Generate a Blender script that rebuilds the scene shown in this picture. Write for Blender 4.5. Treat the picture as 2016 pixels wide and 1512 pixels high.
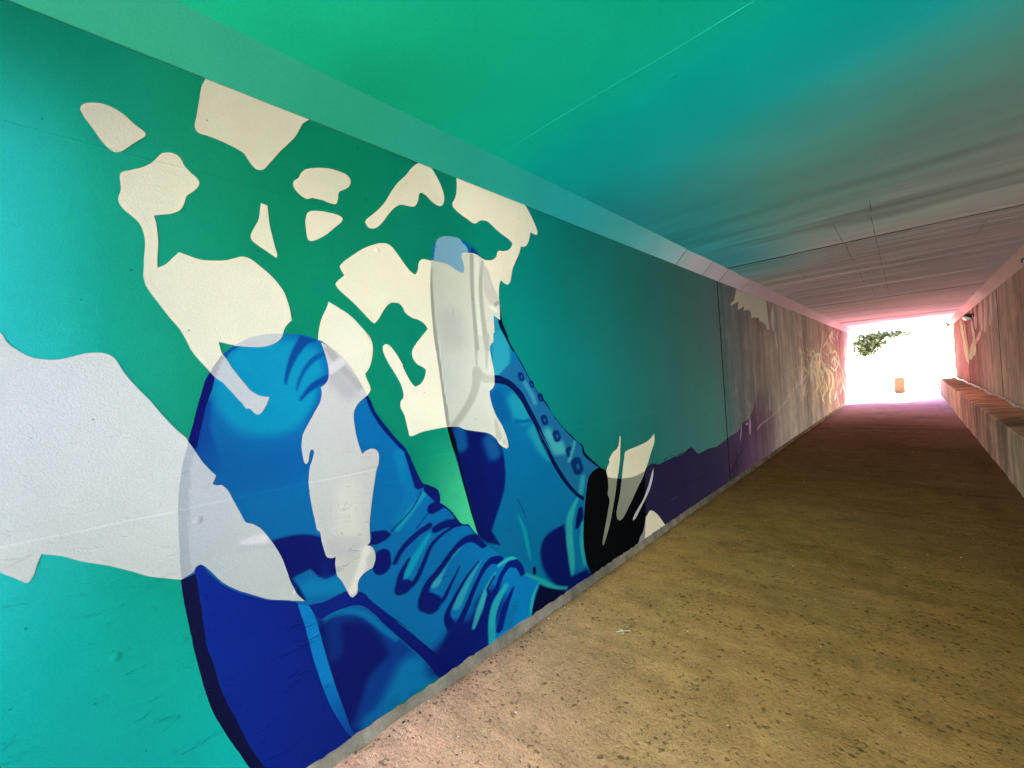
import bpy, bmesh, math, random
import numpy as np
from mathutils import Vector, Matrix
from mathutils.geometry import delaunay_2d_cdt

for o in list(bpy.data.objects):
    bpy.data.objects.remove(o)
scene = bpy.context.scene
COL = scene.collection
rng = random.Random(7)

# ------------------------------------------------------------------ camera
EYE = 1.5
cam = bpy.data.cameras.new('camera')
cam.sensor_width = 36.0
cam.lens = 14.978
cam.clip_start = 0.02
cam.clip_end = 1500.0
camera = bpy.data.objects.new('camera', cam)
COL.objects.link(camera)
camera.matrix_world = Matrix(((0.727384, 0.048858, 0.684489, 0.0),
                              (0.683036, 0.044598, -0.729022, 0.0),
                              (-0.066146, 0.997810, -0.000932, EYE),
                              (0, 0, 0, 1)))
scene.camera = camera

# ------------------------------------------------------------------ sky, sun, exposure
SUN_EL, SUN_AZ = math.radians(33), math.radians(18)      # azimuth from +Y towards +X
world = bpy.data.worlds.new('World')
scene.world = world
world.use_nodes = True
wn = world.node_tree
sky = wn.nodes.new('ShaderNodeTexSky')
sky.sky_type = 'NISHITA'
sky.sun_disc = False
sky.sun_elevation = SUN_EL
sky.sun_rotation = SUN_AZ
sky.air_density = 1.0
sky.dust_density = 2.0
bg = wn.nodes['Background']
wn.links.new(sky.outputs[0], bg.inputs[0])
bg.inputs[1].default_value = 0.15
sun = bpy.data.lights.new('sun', 'SUN')
sun.energy = 4.5
sun.angle = math.radians(0.5)
sun.color = (1.0, 0.94, 0.84)
sun_ob = bpy.data.objects.new('sun', sun)
COL.objects.link(sun_ob)
sun_ob.location = (20, -10, 30)
sv = Vector((math.sin(SUN_AZ) * math.cos(SUN_EL), math.cos(SUN_AZ) * math.cos(SUN_EL), math.sin(SUN_EL)))
sun_ob.rotation_euler = sv.to_track_quat('Z', 'Y').to_euler()
vs = scene.view_settings
scene.display_settings.display_device = 'sRGB'
vs.view_transform = 'Standard'
vs.look = 'None'
vs.gamma = 1.0
vs.use_curve_mapping = False
vs.exposure = 6.2
cy = scene.cycles
cy.use_denoising = True
cy.max_bounces = 10
cy.diffuse_bounces = 9
cy.sample_clamp_indirect = 0.0
cy.caustics_reflective = False
cy.caustics_refractive = False

# ------------------------------------------------------------------ dimensions (metres)
WL, WR = -1.858, 1.244          # faces of the two side walls
LEDGE_X, LEDGE_Z = 0.772, 0.62  # concrete ledge along the right wall
ZT, ZC = 2.709, 2.847           # top of the wall face, ceiling
CH = 0.140                      # chamfer
Y0, Y1 = -2.8, 24.2             # near and far mouth
JOINTS = [Y0, 6.15, 12.3, 18.4, Y1]
LEDGE_JOINTS = [Y0, 4.7, 10.85, 17.0, Y1]

POLY = {
 'leaf_patch': [(0.087,2.453),(0.091,2.464),(0.101,2.475),(0.122,2.486),(0.144,2.491),(0.17,2.486),(0.194,2.474),(0.216,2.454),(0.239,2.439),(0.242,2.432),(0.238,2.421),(0.215,2.394),(0.188,2.361),(0.175,2.347),(0.165,2.342),(0.155,2.343),(0.141,2.356),(0.125,2.378),(0.111,2.404),(0.096,2.428),(0.088,2.446)],
 'top_patch': [(0.428,2.709),(0.485,2.709),(0.541,2.709),(0.601,2.709),(0.663,2.709),(0.729,2.709),(0.8,2.709),(0.774,2.682),(0.758,2.652),(0.735,2.608),(0.698,2.559),(0.663,2.511),(0.628,2.461),(0.611,2.435),(0.598,2.424),(0.582,2.42),(0.571,2.426),(0.554,2.446),(0.538,2.469),(0.516,2.479),(0.482,2.487),(0.45,2.491),(0.416,2.494),(0.398,2.493),(0.386,2.502),(0.384,2.522),(0.392,2.559),(0.402,2.613),(0.412,2.668)],
 'figure_patch': [(0.291,2.385),(0.309,2.392),(0.326,2.39),(0.337,2.379),(0.344,2.36),(0.36,2.341),(0.379,2.325),(0.387,2.308),(0.379,2.288),(0.361,2.266),(0.345,2.248),(0.339,2.225),(0.331,2.203),(0.318,2.187),(0.293,2.171),(0.27,2.163),(0.251,2.155),(0.256,2.13),(0.258,2.09),(0.257,2.055),(0.253,2.018),(0.251,1.977),(0.266,1.986),(0.285,2.006),(0.297,2.021),(0.314,2.042),(0.327,2.038),(0.341,2.034),(0.363,2.028),(0.388,2.026),(0.419,2.03),(0.452,2.037),(0.486,2.051),(0.503,2.059),(0.52,2.06),(0.543,2.052),(0.572,2.03),(0.607,2.0),(0.636,1.964),(0.656,1.928),(0.669,1.874),(0.675,1.825),(0.659,1.81),(0.644,1.788),(0.635,1.766),(0.616,1.746),(0.59,1.728),(0.559,1.716),(0.529,1.712),(0.495,1.713),(0.461,1.718),(0.44,1.722),(0.413,1.729),(0.421,1.687),(0.435,1.664),(0.446,1.64),(0.465,1.608),(0.488,1.571),(0.508,1.543),(0.533,1.524),(0.551,1.517),(0.572,1.514),(0.563,1.492),(0.545,1.461),(0.533,1.45),(0.522,1.45),(0.512,1.46),(0.502,1.473),(0.487,1.475),(0.475,1.497),(0.456,1.525),(0.437,1.552),(0.422,1.574),(0.4,1.594),(0.382,1.617),(0.36,1.648),(0.333,1.691),(0.317,1.731),(0.301,1.771),(0.278,1.805),(0.246,1.861),(0.221,1.904),(0.213,1.937),(0.216,1.978),(0.221,2.031),(0.223,2.06),(0.22,2.094),(0.212,2.12),(0.198,2.137),(0.178,2.154),(0.165,2.173),(0.162,2.189),(0.166,2.204),(0.171,2.222),(0.17,2.244),(0.169,2.263),(0.174,2.278),(0.185,2.287),(0.206,2.299),(0.229,2.313),(0.252,2.335),(0.271,2.362),(0.283,2.379)],
 'bottle_patch': [(0.587,2.288),(0.611,2.284),(0.612,2.247),(0.614,2.203),(0.621,2.16),(0.629,2.12),(0.635,2.09),(0.631,2.076),(0.612,2.088),(0.588,2.102),(0.559,2.12),(0.545,2.134),(0.543,2.15),(0.556,2.18),(0.574,2.217),(0.582,2.253)],
 'cloud_patch': [(0.716,2.408),(0.723,2.421),(0.74,2.437),(0.751,2.459),(0.771,2.482),(0.801,2.498),(0.841,2.512),(0.881,2.521),(0.922,2.522),(0.957,2.516),(0.973,2.5),(0.973,2.482),(0.963,2.462),(0.94,2.443),(0.918,2.429),(0.911,2.415),(0.906,2.39),(0.899,2.371),(0.888,2.363),(0.865,2.362),(0.837,2.367),(0.809,2.366),(0.79,2.364),(0.771,2.354),(0.75,2.358),(0.728,2.374),(0.716,2.392)],
 'drop_patch': [(0.756,2.246),(0.761,2.28),(0.77,2.297),(0.789,2.308),(0.828,2.317),(0.862,2.318),(0.896,2.318),(0.919,2.312),(0.923,2.302),(0.912,2.284),(0.886,2.259),(0.85,2.222),(0.82,2.198),(0.797,2.183),(0.775,2.174),(0.762,2.177),(0.757,2.202)],
 'hook_patch': [(1.034,2.319),(1.045,2.334),(1.081,2.367),(1.117,2.404),(1.148,2.443),(1.188,2.505),(1.228,2.562),(1.277,2.613),(1.319,2.666),(1.362,2.705),(1.399,2.709),(1.429,2.709),(1.448,2.709),(1.476,2.678),(1.506,2.631),(1.524,2.58),(1.521,2.543),(1.506,2.519),(1.484,2.51),(1.454,2.515),(1.429,2.526),(1.406,2.543),(1.386,2.551),(1.367,2.551),(1.355,2.536),(1.348,2.507),(1.332,2.476),(1.311,2.462),(1.28,2.458),(1.25,2.456),(1.227,2.448),(1.196,2.424),(1.161,2.383),(1.126,2.337),(1.096,2.306),(1.069,2.293),(1.046,2.297)],
 'splash_patch': [(1.625,2.709),(1.72,2.709),(1.823,2.709),(1.989,2.709),(2.216,2.709),(2.223,2.709),(2.256,2.679),(2.291,2.635),(2.327,2.581),(2.341,2.549),(2.328,2.528),(2.301,2.527),(2.261,2.532),(2.25,2.494),(2.226,2.451),(2.197,2.423),(2.164,2.415),(2.154,2.417),(2.127,2.359),(2.083,2.293),(2.054,2.247),(2.037,2.195),(2.022,2.16),(1.996,2.138),(1.968,2.145),(1.937,2.161),(1.92,2.123),(1.911,2.058),(1.911,2.002),(1.907,1.907),(1.879,1.921),(1.854,1.934),(1.852,1.893),(1.85,1.825),(1.84,1.824),(1.838,1.803),(1.835,1.769),(1.812,1.751),(1.802,1.725),(1.806,1.689),(1.813,1.642),(1.823,1.601),(1.825,1.559),(1.82,1.508),(1.805,1.485),(1.775,1.469),(1.776,1.438),(1.783,1.402),(1.8,1.354),(1.825,1.305),(1.857,1.26),(1.883,1.21),(1.901,1.16),(1.908,1.114),(1.891,1.104),(1.866,1.115),(1.831,1.141),(1.806,1.176),(1.766,1.207),(1.725,1.225),(1.672,1.237),(1.608,1.252),(1.558,1.265),(1.522,1.282),(1.463,1.291),(1.438,1.292),(1.355,1.29),(1.301,1.288),(1.258,1.282),(1.222,1.274),(1.204,1.274),(1.195,1.284),(1.197,1.287),(1.189,1.33),(1.179,1.382),(1.161,1.421),(1.163,1.453),(1.179,1.471),(1.179,1.503),(1.169,1.541),(1.143,1.586),(1.112,1.637),(1.088,1.687),(1.083,1.72),(1.095,1.735),(1.112,1.734),(1.135,1.715),(1.164,1.675),(1.19,1.63),(1.185,1.63),(1.202,1.595),(1.219,1.561),(1.242,1.529),(1.256,1.522),(1.283,1.532),(1.306,1.553),(1.321,1.583),(1.325,1.608),(1.306,1.622),(1.276,1.635),(1.254,1.659),(1.246,1.685),(1.253,1.712),(1.279,1.747),(1.319,1.788),(1.355,1.823),(1.338,1.846),(1.304,1.867),(1.258,1.877),(1.222,1.901),(1.21,1.925),(1.189,1.943),(1.16,1.945),(1.131,1.934),(1.101,1.901),(1.071,1.858),(1.048,1.834),(1.03,1.845),(0.994,1.88),(0.959,1.915),(0.924,1.944),(0.89,1.97),(0.872,1.993),(0.871,2.004),(0.888,2.024),(0.913,2.045),(0.896,2.077),(0.898,2.088),(0.924,2.116),(0.976,2.157),(1.029,2.194),(1.084,2.221),(1.111,2.231),(1.139,2.235),(1.167,2.226),(1.194,2.199),(1.227,2.16),(1.258,2.126),(1.284,2.107),(1.299,2.104),(1.315,2.128),(1.323,2.163),(1.337,2.185),(1.362,2.195),(1.411,2.192),(1.462,2.193),(1.514,2.19),(1.576,2.171),(1.613,2.158),(1.632,2.161),(1.642,2.192),(1.637,2.22),(1.625,2.248),(1.627,2.27),(1.652,2.282),(1.712,2.289),(1.752,2.286),(1.792,2.269),(1.834,2.267),(1.879,2.28),(1.912,2.305),(1.922,2.331),(1.941,2.346),(1.976,2.35),(2.024,2.366),(2.056,2.392),(2.071,2.42),(2.031,2.441),(1.963,2.463),(1.909,2.488),(1.856,2.511),(1.813,2.509),(1.781,2.494),(1.754,2.477),(1.728,2.474),(1.68,2.489),(1.624,2.508),(1.584,2.531),(1.583,2.552),(1.608,2.595),(1.622,2.651)],
 'long_overlap': [(0.79,1.737),(0.798,1.704),(0.807,1.668),(0.813,1.624),(0.81,1.579),(0.794,1.555),(0.775,1.542),(0.778,1.52),(0.768,1.482),(0.741,1.436),(0.706,1.38),(0.688,1.345),(0.68,1.299),(0.683,1.256),(0.689,1.229),(0.696,1.225),(0.704,1.236),(0.709,1.262),(0.715,1.28),(0.723,1.282),(0.729,1.27),(0.72,1.239),(0.708,1.209),(0.699,1.157),(0.701,1.104),(0.699,1.105),(0.705,1.05),(0.716,0.977),(0.72,0.944),(0.732,0.93),(0.735,0.896),(0.743,0.856),(0.751,0.821),(0.77,0.806),(0.792,0.804),(0.787,0.775),(0.792,0.724),(0.812,0.689),(0.829,0.646),(0.842,0.613),(0.854,0.602),(0.871,0.609),(0.879,0.626),(0.881,0.651),(0.894,0.675),(0.925,0.692),(0.957,0.698),(0.974,0.733),(0.972,0.769),(0.958,0.795),(0.937,0.807),(0.954,0.822),(0.955,0.881),(0.967,0.966),(0.99,1.067),(1.008,1.141),(1.02,1.163),(1.026,1.204),(1.015,1.233),(0.99,1.244),(0.961,1.238),(0.944,1.226),(0.929,1.272),(0.916,1.344),(0.914,1.408),(0.929,1.447),(0.956,1.474),(0.987,1.494),(0.966,1.538),(0.939,1.592),(0.906,1.642),(0.868,1.685),(0.83,1.714)],
 'petal_patch': [(0.833,1.918),(0.822,1.886),(0.797,1.84),(0.782,1.789),(0.777,1.745),(0.785,1.745),(0.798,1.739),(0.83,1.714),(0.868,1.685),(0.906,1.642),(0.939,1.592),(0.966,1.538),(0.987,1.494),(1.003,1.513),(1.004,1.536),(0.991,1.567),(0.983,1.594),(1.011,1.632),(1.028,1.692),(1.029,1.741),(1.009,1.788),(1.023,1.746),(1.006,1.782),(0.977,1.816),(0.931,1.861),(0.879,1.894)],
 'white_patch': [(-0.193,1.873),(-0.146,1.795),(-0.103,1.739),(-0.092,1.713),(-0.074,1.692),(-0.05,1.672),(-0.027,1.665),(0.004,1.664),(0.032,1.671),(0.062,1.682),(0.088,1.685),(0.111,1.682),(0.127,1.67),(0.138,1.648),(0.152,1.615),(0.175,1.578),(0.207,1.528),(0.239,1.474),(0.273,1.421),(0.304,1.373),(0.285,1.299),(0.273,1.231),(0.265,1.157),(0.261,1.052),(0.26,0.965),(0.26,0.908),(0.212,0.931),(0.17,0.955),(0.13,0.986),(0.076,1.022),(0.026,1.052),(-0.015,1.082),(-0.054,1.101),(-0.061,1.08),(-0.07,1.047),(-0.081,1.029),(-0.087,1.03),(-0.102,1.047),(-0.131,1.077),(-0.186,1.14),(-0.22,1.187)],
 'white_overlap': [(0.304,1.373),(0.321,1.34),(0.339,1.301),(0.362,1.264),(0.379,1.242),(0.373,1.225),(0.367,1.214),(0.379,1.205),(0.395,1.203),(0.412,1.179),(0.424,1.148),(0.445,1.091),(0.462,1.048),(0.484,1.035),(0.511,1.011),(0.533,0.975),(0.555,0.932),(0.576,0.881),(0.592,0.822),(0.607,0.761),(0.629,0.705),(0.654,0.67),(0.59,0.7),(0.53,0.728),(0.474,0.767),(0.421,0.808),(0.38,0.849),(0.352,0.893),(0.331,0.925),(0.317,0.939),(0.302,0.935),(0.294,0.92),(0.26,0.908),(0.26,0.965),(0.261,1.052),(0.265,1.157),(0.273,1.231),(0.285,1.299)],
 'cap_overlap': [(0.459,1.714),(0.489,1.732),(0.515,1.747),(0.551,1.758),(0.598,1.766),(0.638,1.767),(0.625,1.746),(0.605,1.73),(0.576,1.716),(0.544,1.711),(0.505,1.712),(0.479,1.714)],
 'stem_overlap': [(0.42,1.68),(0.435,1.664),(0.446,1.64),(0.465,1.608),(0.488,1.571),(0.508,1.543),(0.533,1.524),(0.551,1.517),(0.572,1.514),(0.563,1.492),(0.545,1.461),(0.533,1.45),(0.522,1.45),(0.512,1.46),(0.502,1.473),(0.487,1.475),(0.475,1.497),(0.456,1.525),(0.437,1.552),(0.422,1.574),(0.4,1.594),(0.382,1.617),(0.392,1.638),(0.403,1.654)],
 'splash_overlap': [(1.407,2.199),(1.428,2.196),(1.48,2.197),(1.526,2.191),(1.573,2.174),(1.61,2.16),(1.635,2.164),(1.64,2.184),(1.634,2.222),(1.623,2.245),(1.629,2.268),(1.652,2.282),(1.685,2.286),(1.711,2.285),(1.745,2.284),(1.791,2.264),(1.817,2.232),(1.844,2.184),(1.864,2.124),(1.903,2.06),(1.911,2.034),(1.912,1.981),(1.907,1.907),(1.879,1.921),(1.854,1.934),(1.852,1.893),(1.85,1.825),(1.84,1.824),(1.838,1.803),(1.835,1.769),(1.812,1.751),(1.802,1.725),(1.806,1.689),(1.813,1.642),(1.823,1.601),(1.825,1.559),(1.82,1.508),(1.805,1.485),(1.775,1.469),(1.776,1.438),(1.783,1.402),(1.8,1.354),(1.825,1.305),(1.857,1.26),(1.883,1.21),(1.901,1.16),(1.908,1.114),(1.891,1.104),(1.866,1.115),(1.831,1.141),(1.806,1.176),(1.766,1.207),(1.725,1.225),(1.672,1.237),(1.608,1.252),(1.558,1.265),(1.522,1.282),(1.463,1.291),(1.438,1.292),(1.426,1.41),(1.409,1.609),(1.39,1.791),(1.385,1.936),(1.39,2.073)],
 'front_shoe': [(0.647,1.768),(0.7,1.768),(0.735,1.763),(0.761,1.753),(0.792,1.737),(0.83,1.716),(0.868,1.685),(0.906,1.642),(0.939,1.592),(0.966,1.538),(0.987,1.496),(1.005,1.459),(1.022,1.415),(1.052,1.37),(1.095,1.31),(1.14,1.254),(1.173,1.217),(1.199,1.162),(1.224,1.099),(1.257,1.028),(1.284,1.012),(1.346,0.975),(1.363,0.937),(1.36,0.897),(1.388,0.877),(1.428,0.839),(1.46,0.796),(1.488,0.757),(1.514,0.74),(1.546,0.73),(1.571,0.694),(1.611,0.645),(1.66,0.586),(1.708,0.541),(1.797,0.462),(1.895,0.428),(1.97,0.342),(1.988,0.279),(2.058,0.228),(2.119,0.188),(2.06,0.119),(2.018,0.014),(1.983,0.0),(1.509,0.0),(1.031,0.025),(0.644,0.0),(0.493,0.0),(0.453,0.078),(0.423,0.146),(0.398,0.211),(0.373,0.274),(0.353,0.328),(0.328,0.403),(0.311,0.471),(0.296,0.56),(0.284,0.646),(0.278,0.702),(0.271,0.765),(0.265,0.82),(0.261,0.865),(0.259,0.907),(0.261,0.987),(0.262,1.074),(0.265,1.161),(0.268,1.204),(0.273,1.229),(0.283,1.284),(0.292,1.327),(0.303,1.374),(0.319,1.43),(0.335,1.487),(0.351,1.541),(0.364,1.586),(0.382,1.62),(0.403,1.654),(0.429,1.687),(0.459,1.714),(0.489,1.732),(0.515,1.747),(0.551,1.758),(0.598,1.766)],
 'back_shoe': [(1.407,2.199),(1.412,2.241),(1.423,2.271),(1.442,2.302),(1.467,2.328),(1.504,2.347),(1.54,2.356),(1.589,2.359),(1.633,2.355),(1.677,2.344),(1.715,2.331),(1.747,2.312),(1.773,2.289),(1.795,2.262),(1.817,2.232),(1.844,2.184),(1.864,2.124),(1.903,2.06),(1.911,2.034),(1.918,1.982),(1.926,1.902),(1.951,1.845),(1.984,1.782),(1.963,1.813),(1.982,1.771),(2.025,1.712),(2.083,1.64),(2.127,1.572),(2.172,1.509),(2.235,1.431),(2.32,1.355),(2.361,1.292),(2.422,1.226),(2.477,1.171),(2.4,1.253),(2.496,1.16),(2.583,1.093),(2.659,1.035),(2.723,1.001),(2.742,0.945),(2.799,0.896),(2.882,0.837),(2.97,0.775),(3.034,0.742),(3.049,0.697),(3.197,0.647),(3.37,0.618),(3.509,0.604),(3.711,0.61),(3.699,0.53),(3.674,0.358),(3.661,0.185),(3.632,0.075),(3.615,0.0),(2.777,0.0),(2.219,0.0),(1.528,0.0),(1.507,0.281),(1.586,0.639),(1.607,0.654),(1.585,0.733),(1.563,0.811),(1.542,0.895),(1.514,1.001),(1.487,1.112),(1.459,1.208),(1.44,1.29),(1.426,1.41),(1.409,1.609),(1.39,1.791),(1.385,1.936),(1.39,2.073)],
 'black_heel': [(2.933,0.792),(2.97,0.775),(3.034,0.742),(3.049,0.697),(3.197,0.647),(3.37,0.618),(3.509,0.604),(3.711,0.61),(3.699,0.53),(3.674,0.358),(3.661,0.185),(3.596,0.086),(3.528,0.049),(3.457,0.0),(3.282,0.0),(2.777,0.0),(2.725,0.0),(2.684,0.087),(2.664,0.142),(2.646,0.273),(2.662,0.411),(2.695,0.546),(2.723,0.637),(2.749,0.709),(2.781,0.751),(2.839,0.78)],
 'grey_toe': [(3.661,0.185),(3.632,0.075),(3.615,0.0),(3.418,0.0),(3.497,0.002),(3.528,0.049),(3.596,0.086)],
 'leaf_blade': [(3.287,0.999),(3.301,0.987),(3.279,0.891),(3.259,0.785),(3.226,0.704),(3.191,0.636),(3.151,0.538),(3.095,0.424),(3.029,0.306),(2.957,0.214),(2.917,0.171),(2.907,0.199),(2.946,0.279),(3.011,0.405),(3.053,0.498),(3.03,0.555),(3.048,0.614),(3.047,0.687),(3.034,0.742),(3.059,0.779),(3.092,0.804),(3.085,0.826),(3.142,0.87),(3.23,0.898),(3.269,0.947)],
 'leaf_blade_low': [(3.197,0.647),(3.191,0.636),(3.151,0.538),(3.095,0.424),(3.029,0.306),(2.957,0.214),(2.917,0.171),(2.907,0.199),(2.946,0.279),(3.011,0.405),(3.053,0.498),(3.03,0.555),(3.048,0.614),(3.048,0.692),(3.116,0.668)],
 'wide_blade': [(3.947,0.93),(3.941,0.85),(3.868,0.775),(3.772,0.67),(3.712,0.622),(3.652,0.563),(3.542,0.493),(3.435,0.416),(3.334,0.352),(3.26,0.306),(3.193,0.294),(3.154,0.319),(3.151,0.378),(3.221,0.5),(3.269,0.62),(3.305,0.722),(3.339,0.804),(3.356,0.846),(3.425,0.855),(3.645,0.864),(3.83,0.884)],
 'wide_blade_low': [(3.692,0.612),(3.652,0.563),(3.542,0.493),(3.435,0.416),(3.334,0.352),(3.26,0.306),(3.193,0.294),(3.154,0.319),(3.151,0.378),(3.221,0.5),(3.271,0.632),(3.415,0.612),(3.558,0.603)],
 'thin_blade': [(3.885,0.607),(3.858,0.521),(3.791,0.438),(3.702,0.375),(3.59,0.309),(3.483,0.245),(3.421,0.228),(3.424,0.25),(3.49,0.294),(3.623,0.359),(3.739,0.45),(3.837,0.562)],
 'round_patch': [(3.76,0.229),(3.862,0.184),(3.963,0.102),(4.064,0.0),(3.618,0.0),(3.632,0.075),(3.661,0.185),(3.704,0.208)],
 'purple_band': [(3.709,0.599),(3.754,0.638),(3.877,0.651),(4.014,0.62),(4.134,0.631),(4.261,0.654),(4.42,0.634),(4.554,0.625),(4.699,0.643),(4.09,0.622),(4.167,0.649),(4.342,0.653),(4.441,0.623),(4.605,0.623),(4.752,0.649),(4.858,0.658),(4.929,0.627),(5.058,0.554),(5.205,0.554),(5.414,0.558),(5.707,0.538),(6.035,0.569),(6.302,0.594),(6.634,0.614),(6.904,0.7),(7.179,0.731),(7.426,0.816),(7.572,0.931),(7.784,1.046),(8.01,1.183),(8.802,1.253),(9.405,1.113),(9.727,0.721),(9.371,0.423),(9.441,0.222),(9.566,0.05),(9.673,0.0),(9.228,0.0),(5.992,0.0),(3.615,0.0)],
 'claw_patch': [(7.036,2.709),(6.958,2.62),(6.862,2.521),(6.705,2.461),(6.681,2.415),(6.773,2.446),(6.928,2.482),(7.09,2.528),(7.049,2.463),(7.032,2.386),(7.198,2.43),(7.372,2.484),(7.341,2.395),(7.471,2.429),(7.702,2.432),(7.752,2.395),(7.76,2.305),(7.922,2.341),(8.246,2.355),(8.264,2.296),(8.501,2.293),(8.704,2.251),(8.76,2.191),(8.909,2.189),(8.907,2.318),(8.871,2.462),(8.836,2.606),(8.798,2.709),(8.309,2.709),(7.658,2.709)],
 'sliver_patch': [(9.277,2.674),(9.155,2.521),(9.083,2.403),(9.155,2.239),(9.326,2.133),(9.334,2.305),(9.409,2.425),(9.359,2.537)],
 'sole_edge': [(0.394,1.599),(0.382,1.548),(0.361,1.485),(0.346,1.427),(0.333,1.374),(0.325,1.344),(0.303,1.374),(0.319,1.43),(0.335,1.487),(0.351,1.541),(0.364,1.586),(0.382,1.619)],
 'sole_edge_low': [(0.3,0.912),(0.304,0.875),(0.311,0.8),(0.314,0.723),(0.321,0.652),(0.314,0.685),(0.321,0.641),(0.336,0.575),(0.35,0.485),(0.376,0.396),(0.407,0.294),(0.435,0.205),(0.472,0.117),(0.507,0.034),(0.428,0.0),(0.453,0.078),(0.423,0.146),(0.398,0.211),(0.373,0.274),(0.353,0.328),(0.328,0.403),(0.311,0.471),(0.296,0.56),(0.284,0.646),(0.278,0.702),(0.271,0.765),(0.265,0.82),(0.261,0.865),(0.259,0.907),(0.281,0.909)],
 'sole_side': [(0.3,0.912),(0.297,0.928),(0.304,0.939),(0.313,0.941),(0.325,0.927),(0.339,0.898),(0.374,0.848),(0.419,0.802),(0.471,0.762),(0.526,0.727),(0.58,0.702),(0.626,0.673),(0.635,0.624),(0.649,0.566),(0.667,0.453),(0.691,0.335),(0.72,0.222),(0.752,0.133),(0.791,0.04),(0.817,0.001),(0.537,0.002),(0.507,0.034),(0.472,0.117),(0.435,0.205),(0.407,0.294),(0.376,0.396),(0.35,0.485),(0.336,0.575),(0.321,0.641),(0.314,0.685),(0.321,0.652),(0.314,0.723),(0.311,0.8),(0.304,0.875)],
 'sole_strip': [(0.626,0.667),(0.65,0.657),(0.669,0.641),(0.687,0.596),(0.707,0.502),(0.726,0.396),(0.751,0.275),(0.777,0.172),(0.799,0.082),(0.818,0.009),(0.791,0.04),(0.752,0.133),(0.72,0.222),(0.691,0.335),(0.667,0.453),(0.649,0.566),(0.635,0.624)],
 'toe_band': [(0.669,0.646),(0.726,0.636),(0.781,0.64),(0.832,0.639),(0.859,0.614),(0.889,0.613),(0.912,0.593),(0.929,0.568),(0.976,0.508),(1.043,0.43),(1.141,0.318),(1.04,0.426),(1.124,0.326),(1.206,0.223),(1.278,0.136),(1.331,0.082),(1.401,0.0),(1.283,0.008),(1.22,0.113),(1.159,0.202),(1.099,0.282),(1.054,0.34),(0.993,0.423),(0.946,0.491),(0.9,0.543),(0.854,0.566),(0.793,0.575),(0.754,0.575),(0.716,0.57),(0.696,0.585)],
 'ankle_seam': [(1.825,1.562),(1.856,1.562),(1.893,1.554),(1.944,1.534),(1.996,1.505),(2.041,1.47),(2.079,1.435),(2.123,1.365),(2.168,1.299),(2.221,1.213),(2.275,1.113),(2.33,1.011),(2.379,0.924),(2.21,1.186),(2.269,1.104),(2.373,0.937),(2.492,0.782),(2.6,0.674),(2.694,0.61),(2.682,0.584),(2.574,0.657),(2.453,0.772),(2.329,0.932),(2.216,1.116),(2.134,1.279),(2.332,0.933),(2.268,1.05),(2.205,1.146),(2.146,1.25),(2.101,1.316),(2.057,1.381),(2.013,1.433),(1.977,1.465),(1.932,1.492),(1.881,1.507),(1.821,1.515)],
 'lace': [(1.281,0.772),(1.303,0.752),(1.259,0.694),(1.224,0.647),(1.172,0.564),(1.13,0.586),(1.107,0.613),(1.151,0.672),(1.223,0.738)],
 'lace2': [(1.49,0.626),(1.433,0.589),(1.359,0.52),(1.312,0.457),(1.273,0.473),(1.267,0.501),(1.328,0.558),(1.409,0.611)],
 'lace3': [(1.623,0.503),(1.557,0.418),(1.463,0.307),(1.41,0.309),(1.403,0.332),(1.481,0.404),(1.572,0.484)],
 'lace4': [(1.724,0.396),(1.657,0.321),(1.599,0.234),(1.545,0.157),(1.528,0.172),(1.57,0.247),(1.638,0.336)],
 'lace5': [(1.812,0.274),(1.741,0.211),(1.701,0.108),(1.7,0.007),(1.649,0.014),(1.649,0.132),(1.7,0.229),(1.769,0.284)],
 'toe_cap': [(0.687,0.601),(0.717,0.575),(0.755,0.58),(0.793,0.578),(0.861,0.558),(0.902,0.534),(0.948,0.481),(1.008,0.401),(1.069,0.317),(0.993,0.423),(1.099,0.282),(1.22,0.113),(1.284,0.014),(1.03,0.014),(0.818,0.006),(0.799,0.082),(0.777,0.172),(0.751,0.275),(0.726,0.396),(0.707,0.502)],
 'eyelet0': [(2.101,1.545),(2.094,1.528),(2.076,1.517),(2.057,1.518),(2.042,1.529),(2.038,1.547),(2.046,1.564),(2.062,1.575),(2.082,1.574),(2.097,1.563)],
 'eyelet1': [(2.196,1.49),(2.19,1.476),(2.176,1.468),(2.16,1.469),(2.148,1.479),(2.144,1.493),(2.151,1.507),(2.164,1.515),(2.181,1.514),(2.193,1.505)],
 'eyelet2': [(2.287,1.396),(2.279,1.379),(2.261,1.369),(2.241,1.371),(2.226,1.383),(2.222,1.4),(2.23,1.417),(2.247,1.427),(2.267,1.425),(2.283,1.413)],
 'eyelet3': [(2.321,1.237),(2.31,1.216),(2.288,1.206),(2.263,1.208),(2.244,1.224),(2.239,1.246),(2.249,1.266),(2.27,1.277),(2.296,1.275),(2.315,1.259)],
 'eyelet4': [(2.454,1.107),(2.442,1.083),(2.416,1.071),(2.385,1.076),(2.363,1.094),(2.356,1.12),(2.368,1.144),(2.394,1.156),(2.424,1.152),(2.448,1.133)],
 'eyelet5': [(2.593,0.969),(2.582,0.947),(2.556,0.937),(2.527,0.942),(2.506,0.96),(2.499,0.984),(2.511,1.005),(2.536,1.016),(2.565,1.011),(2.587,0.993)],
 'eyelet6': [(2.71,0.843),(2.69,0.808),(2.647,0.793),(2.599,0.803),(2.563,0.833),(2.553,0.872),(2.572,0.906),(2.613,0.923),(2.661,0.914),(2.699,0.884)],
}
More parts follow.
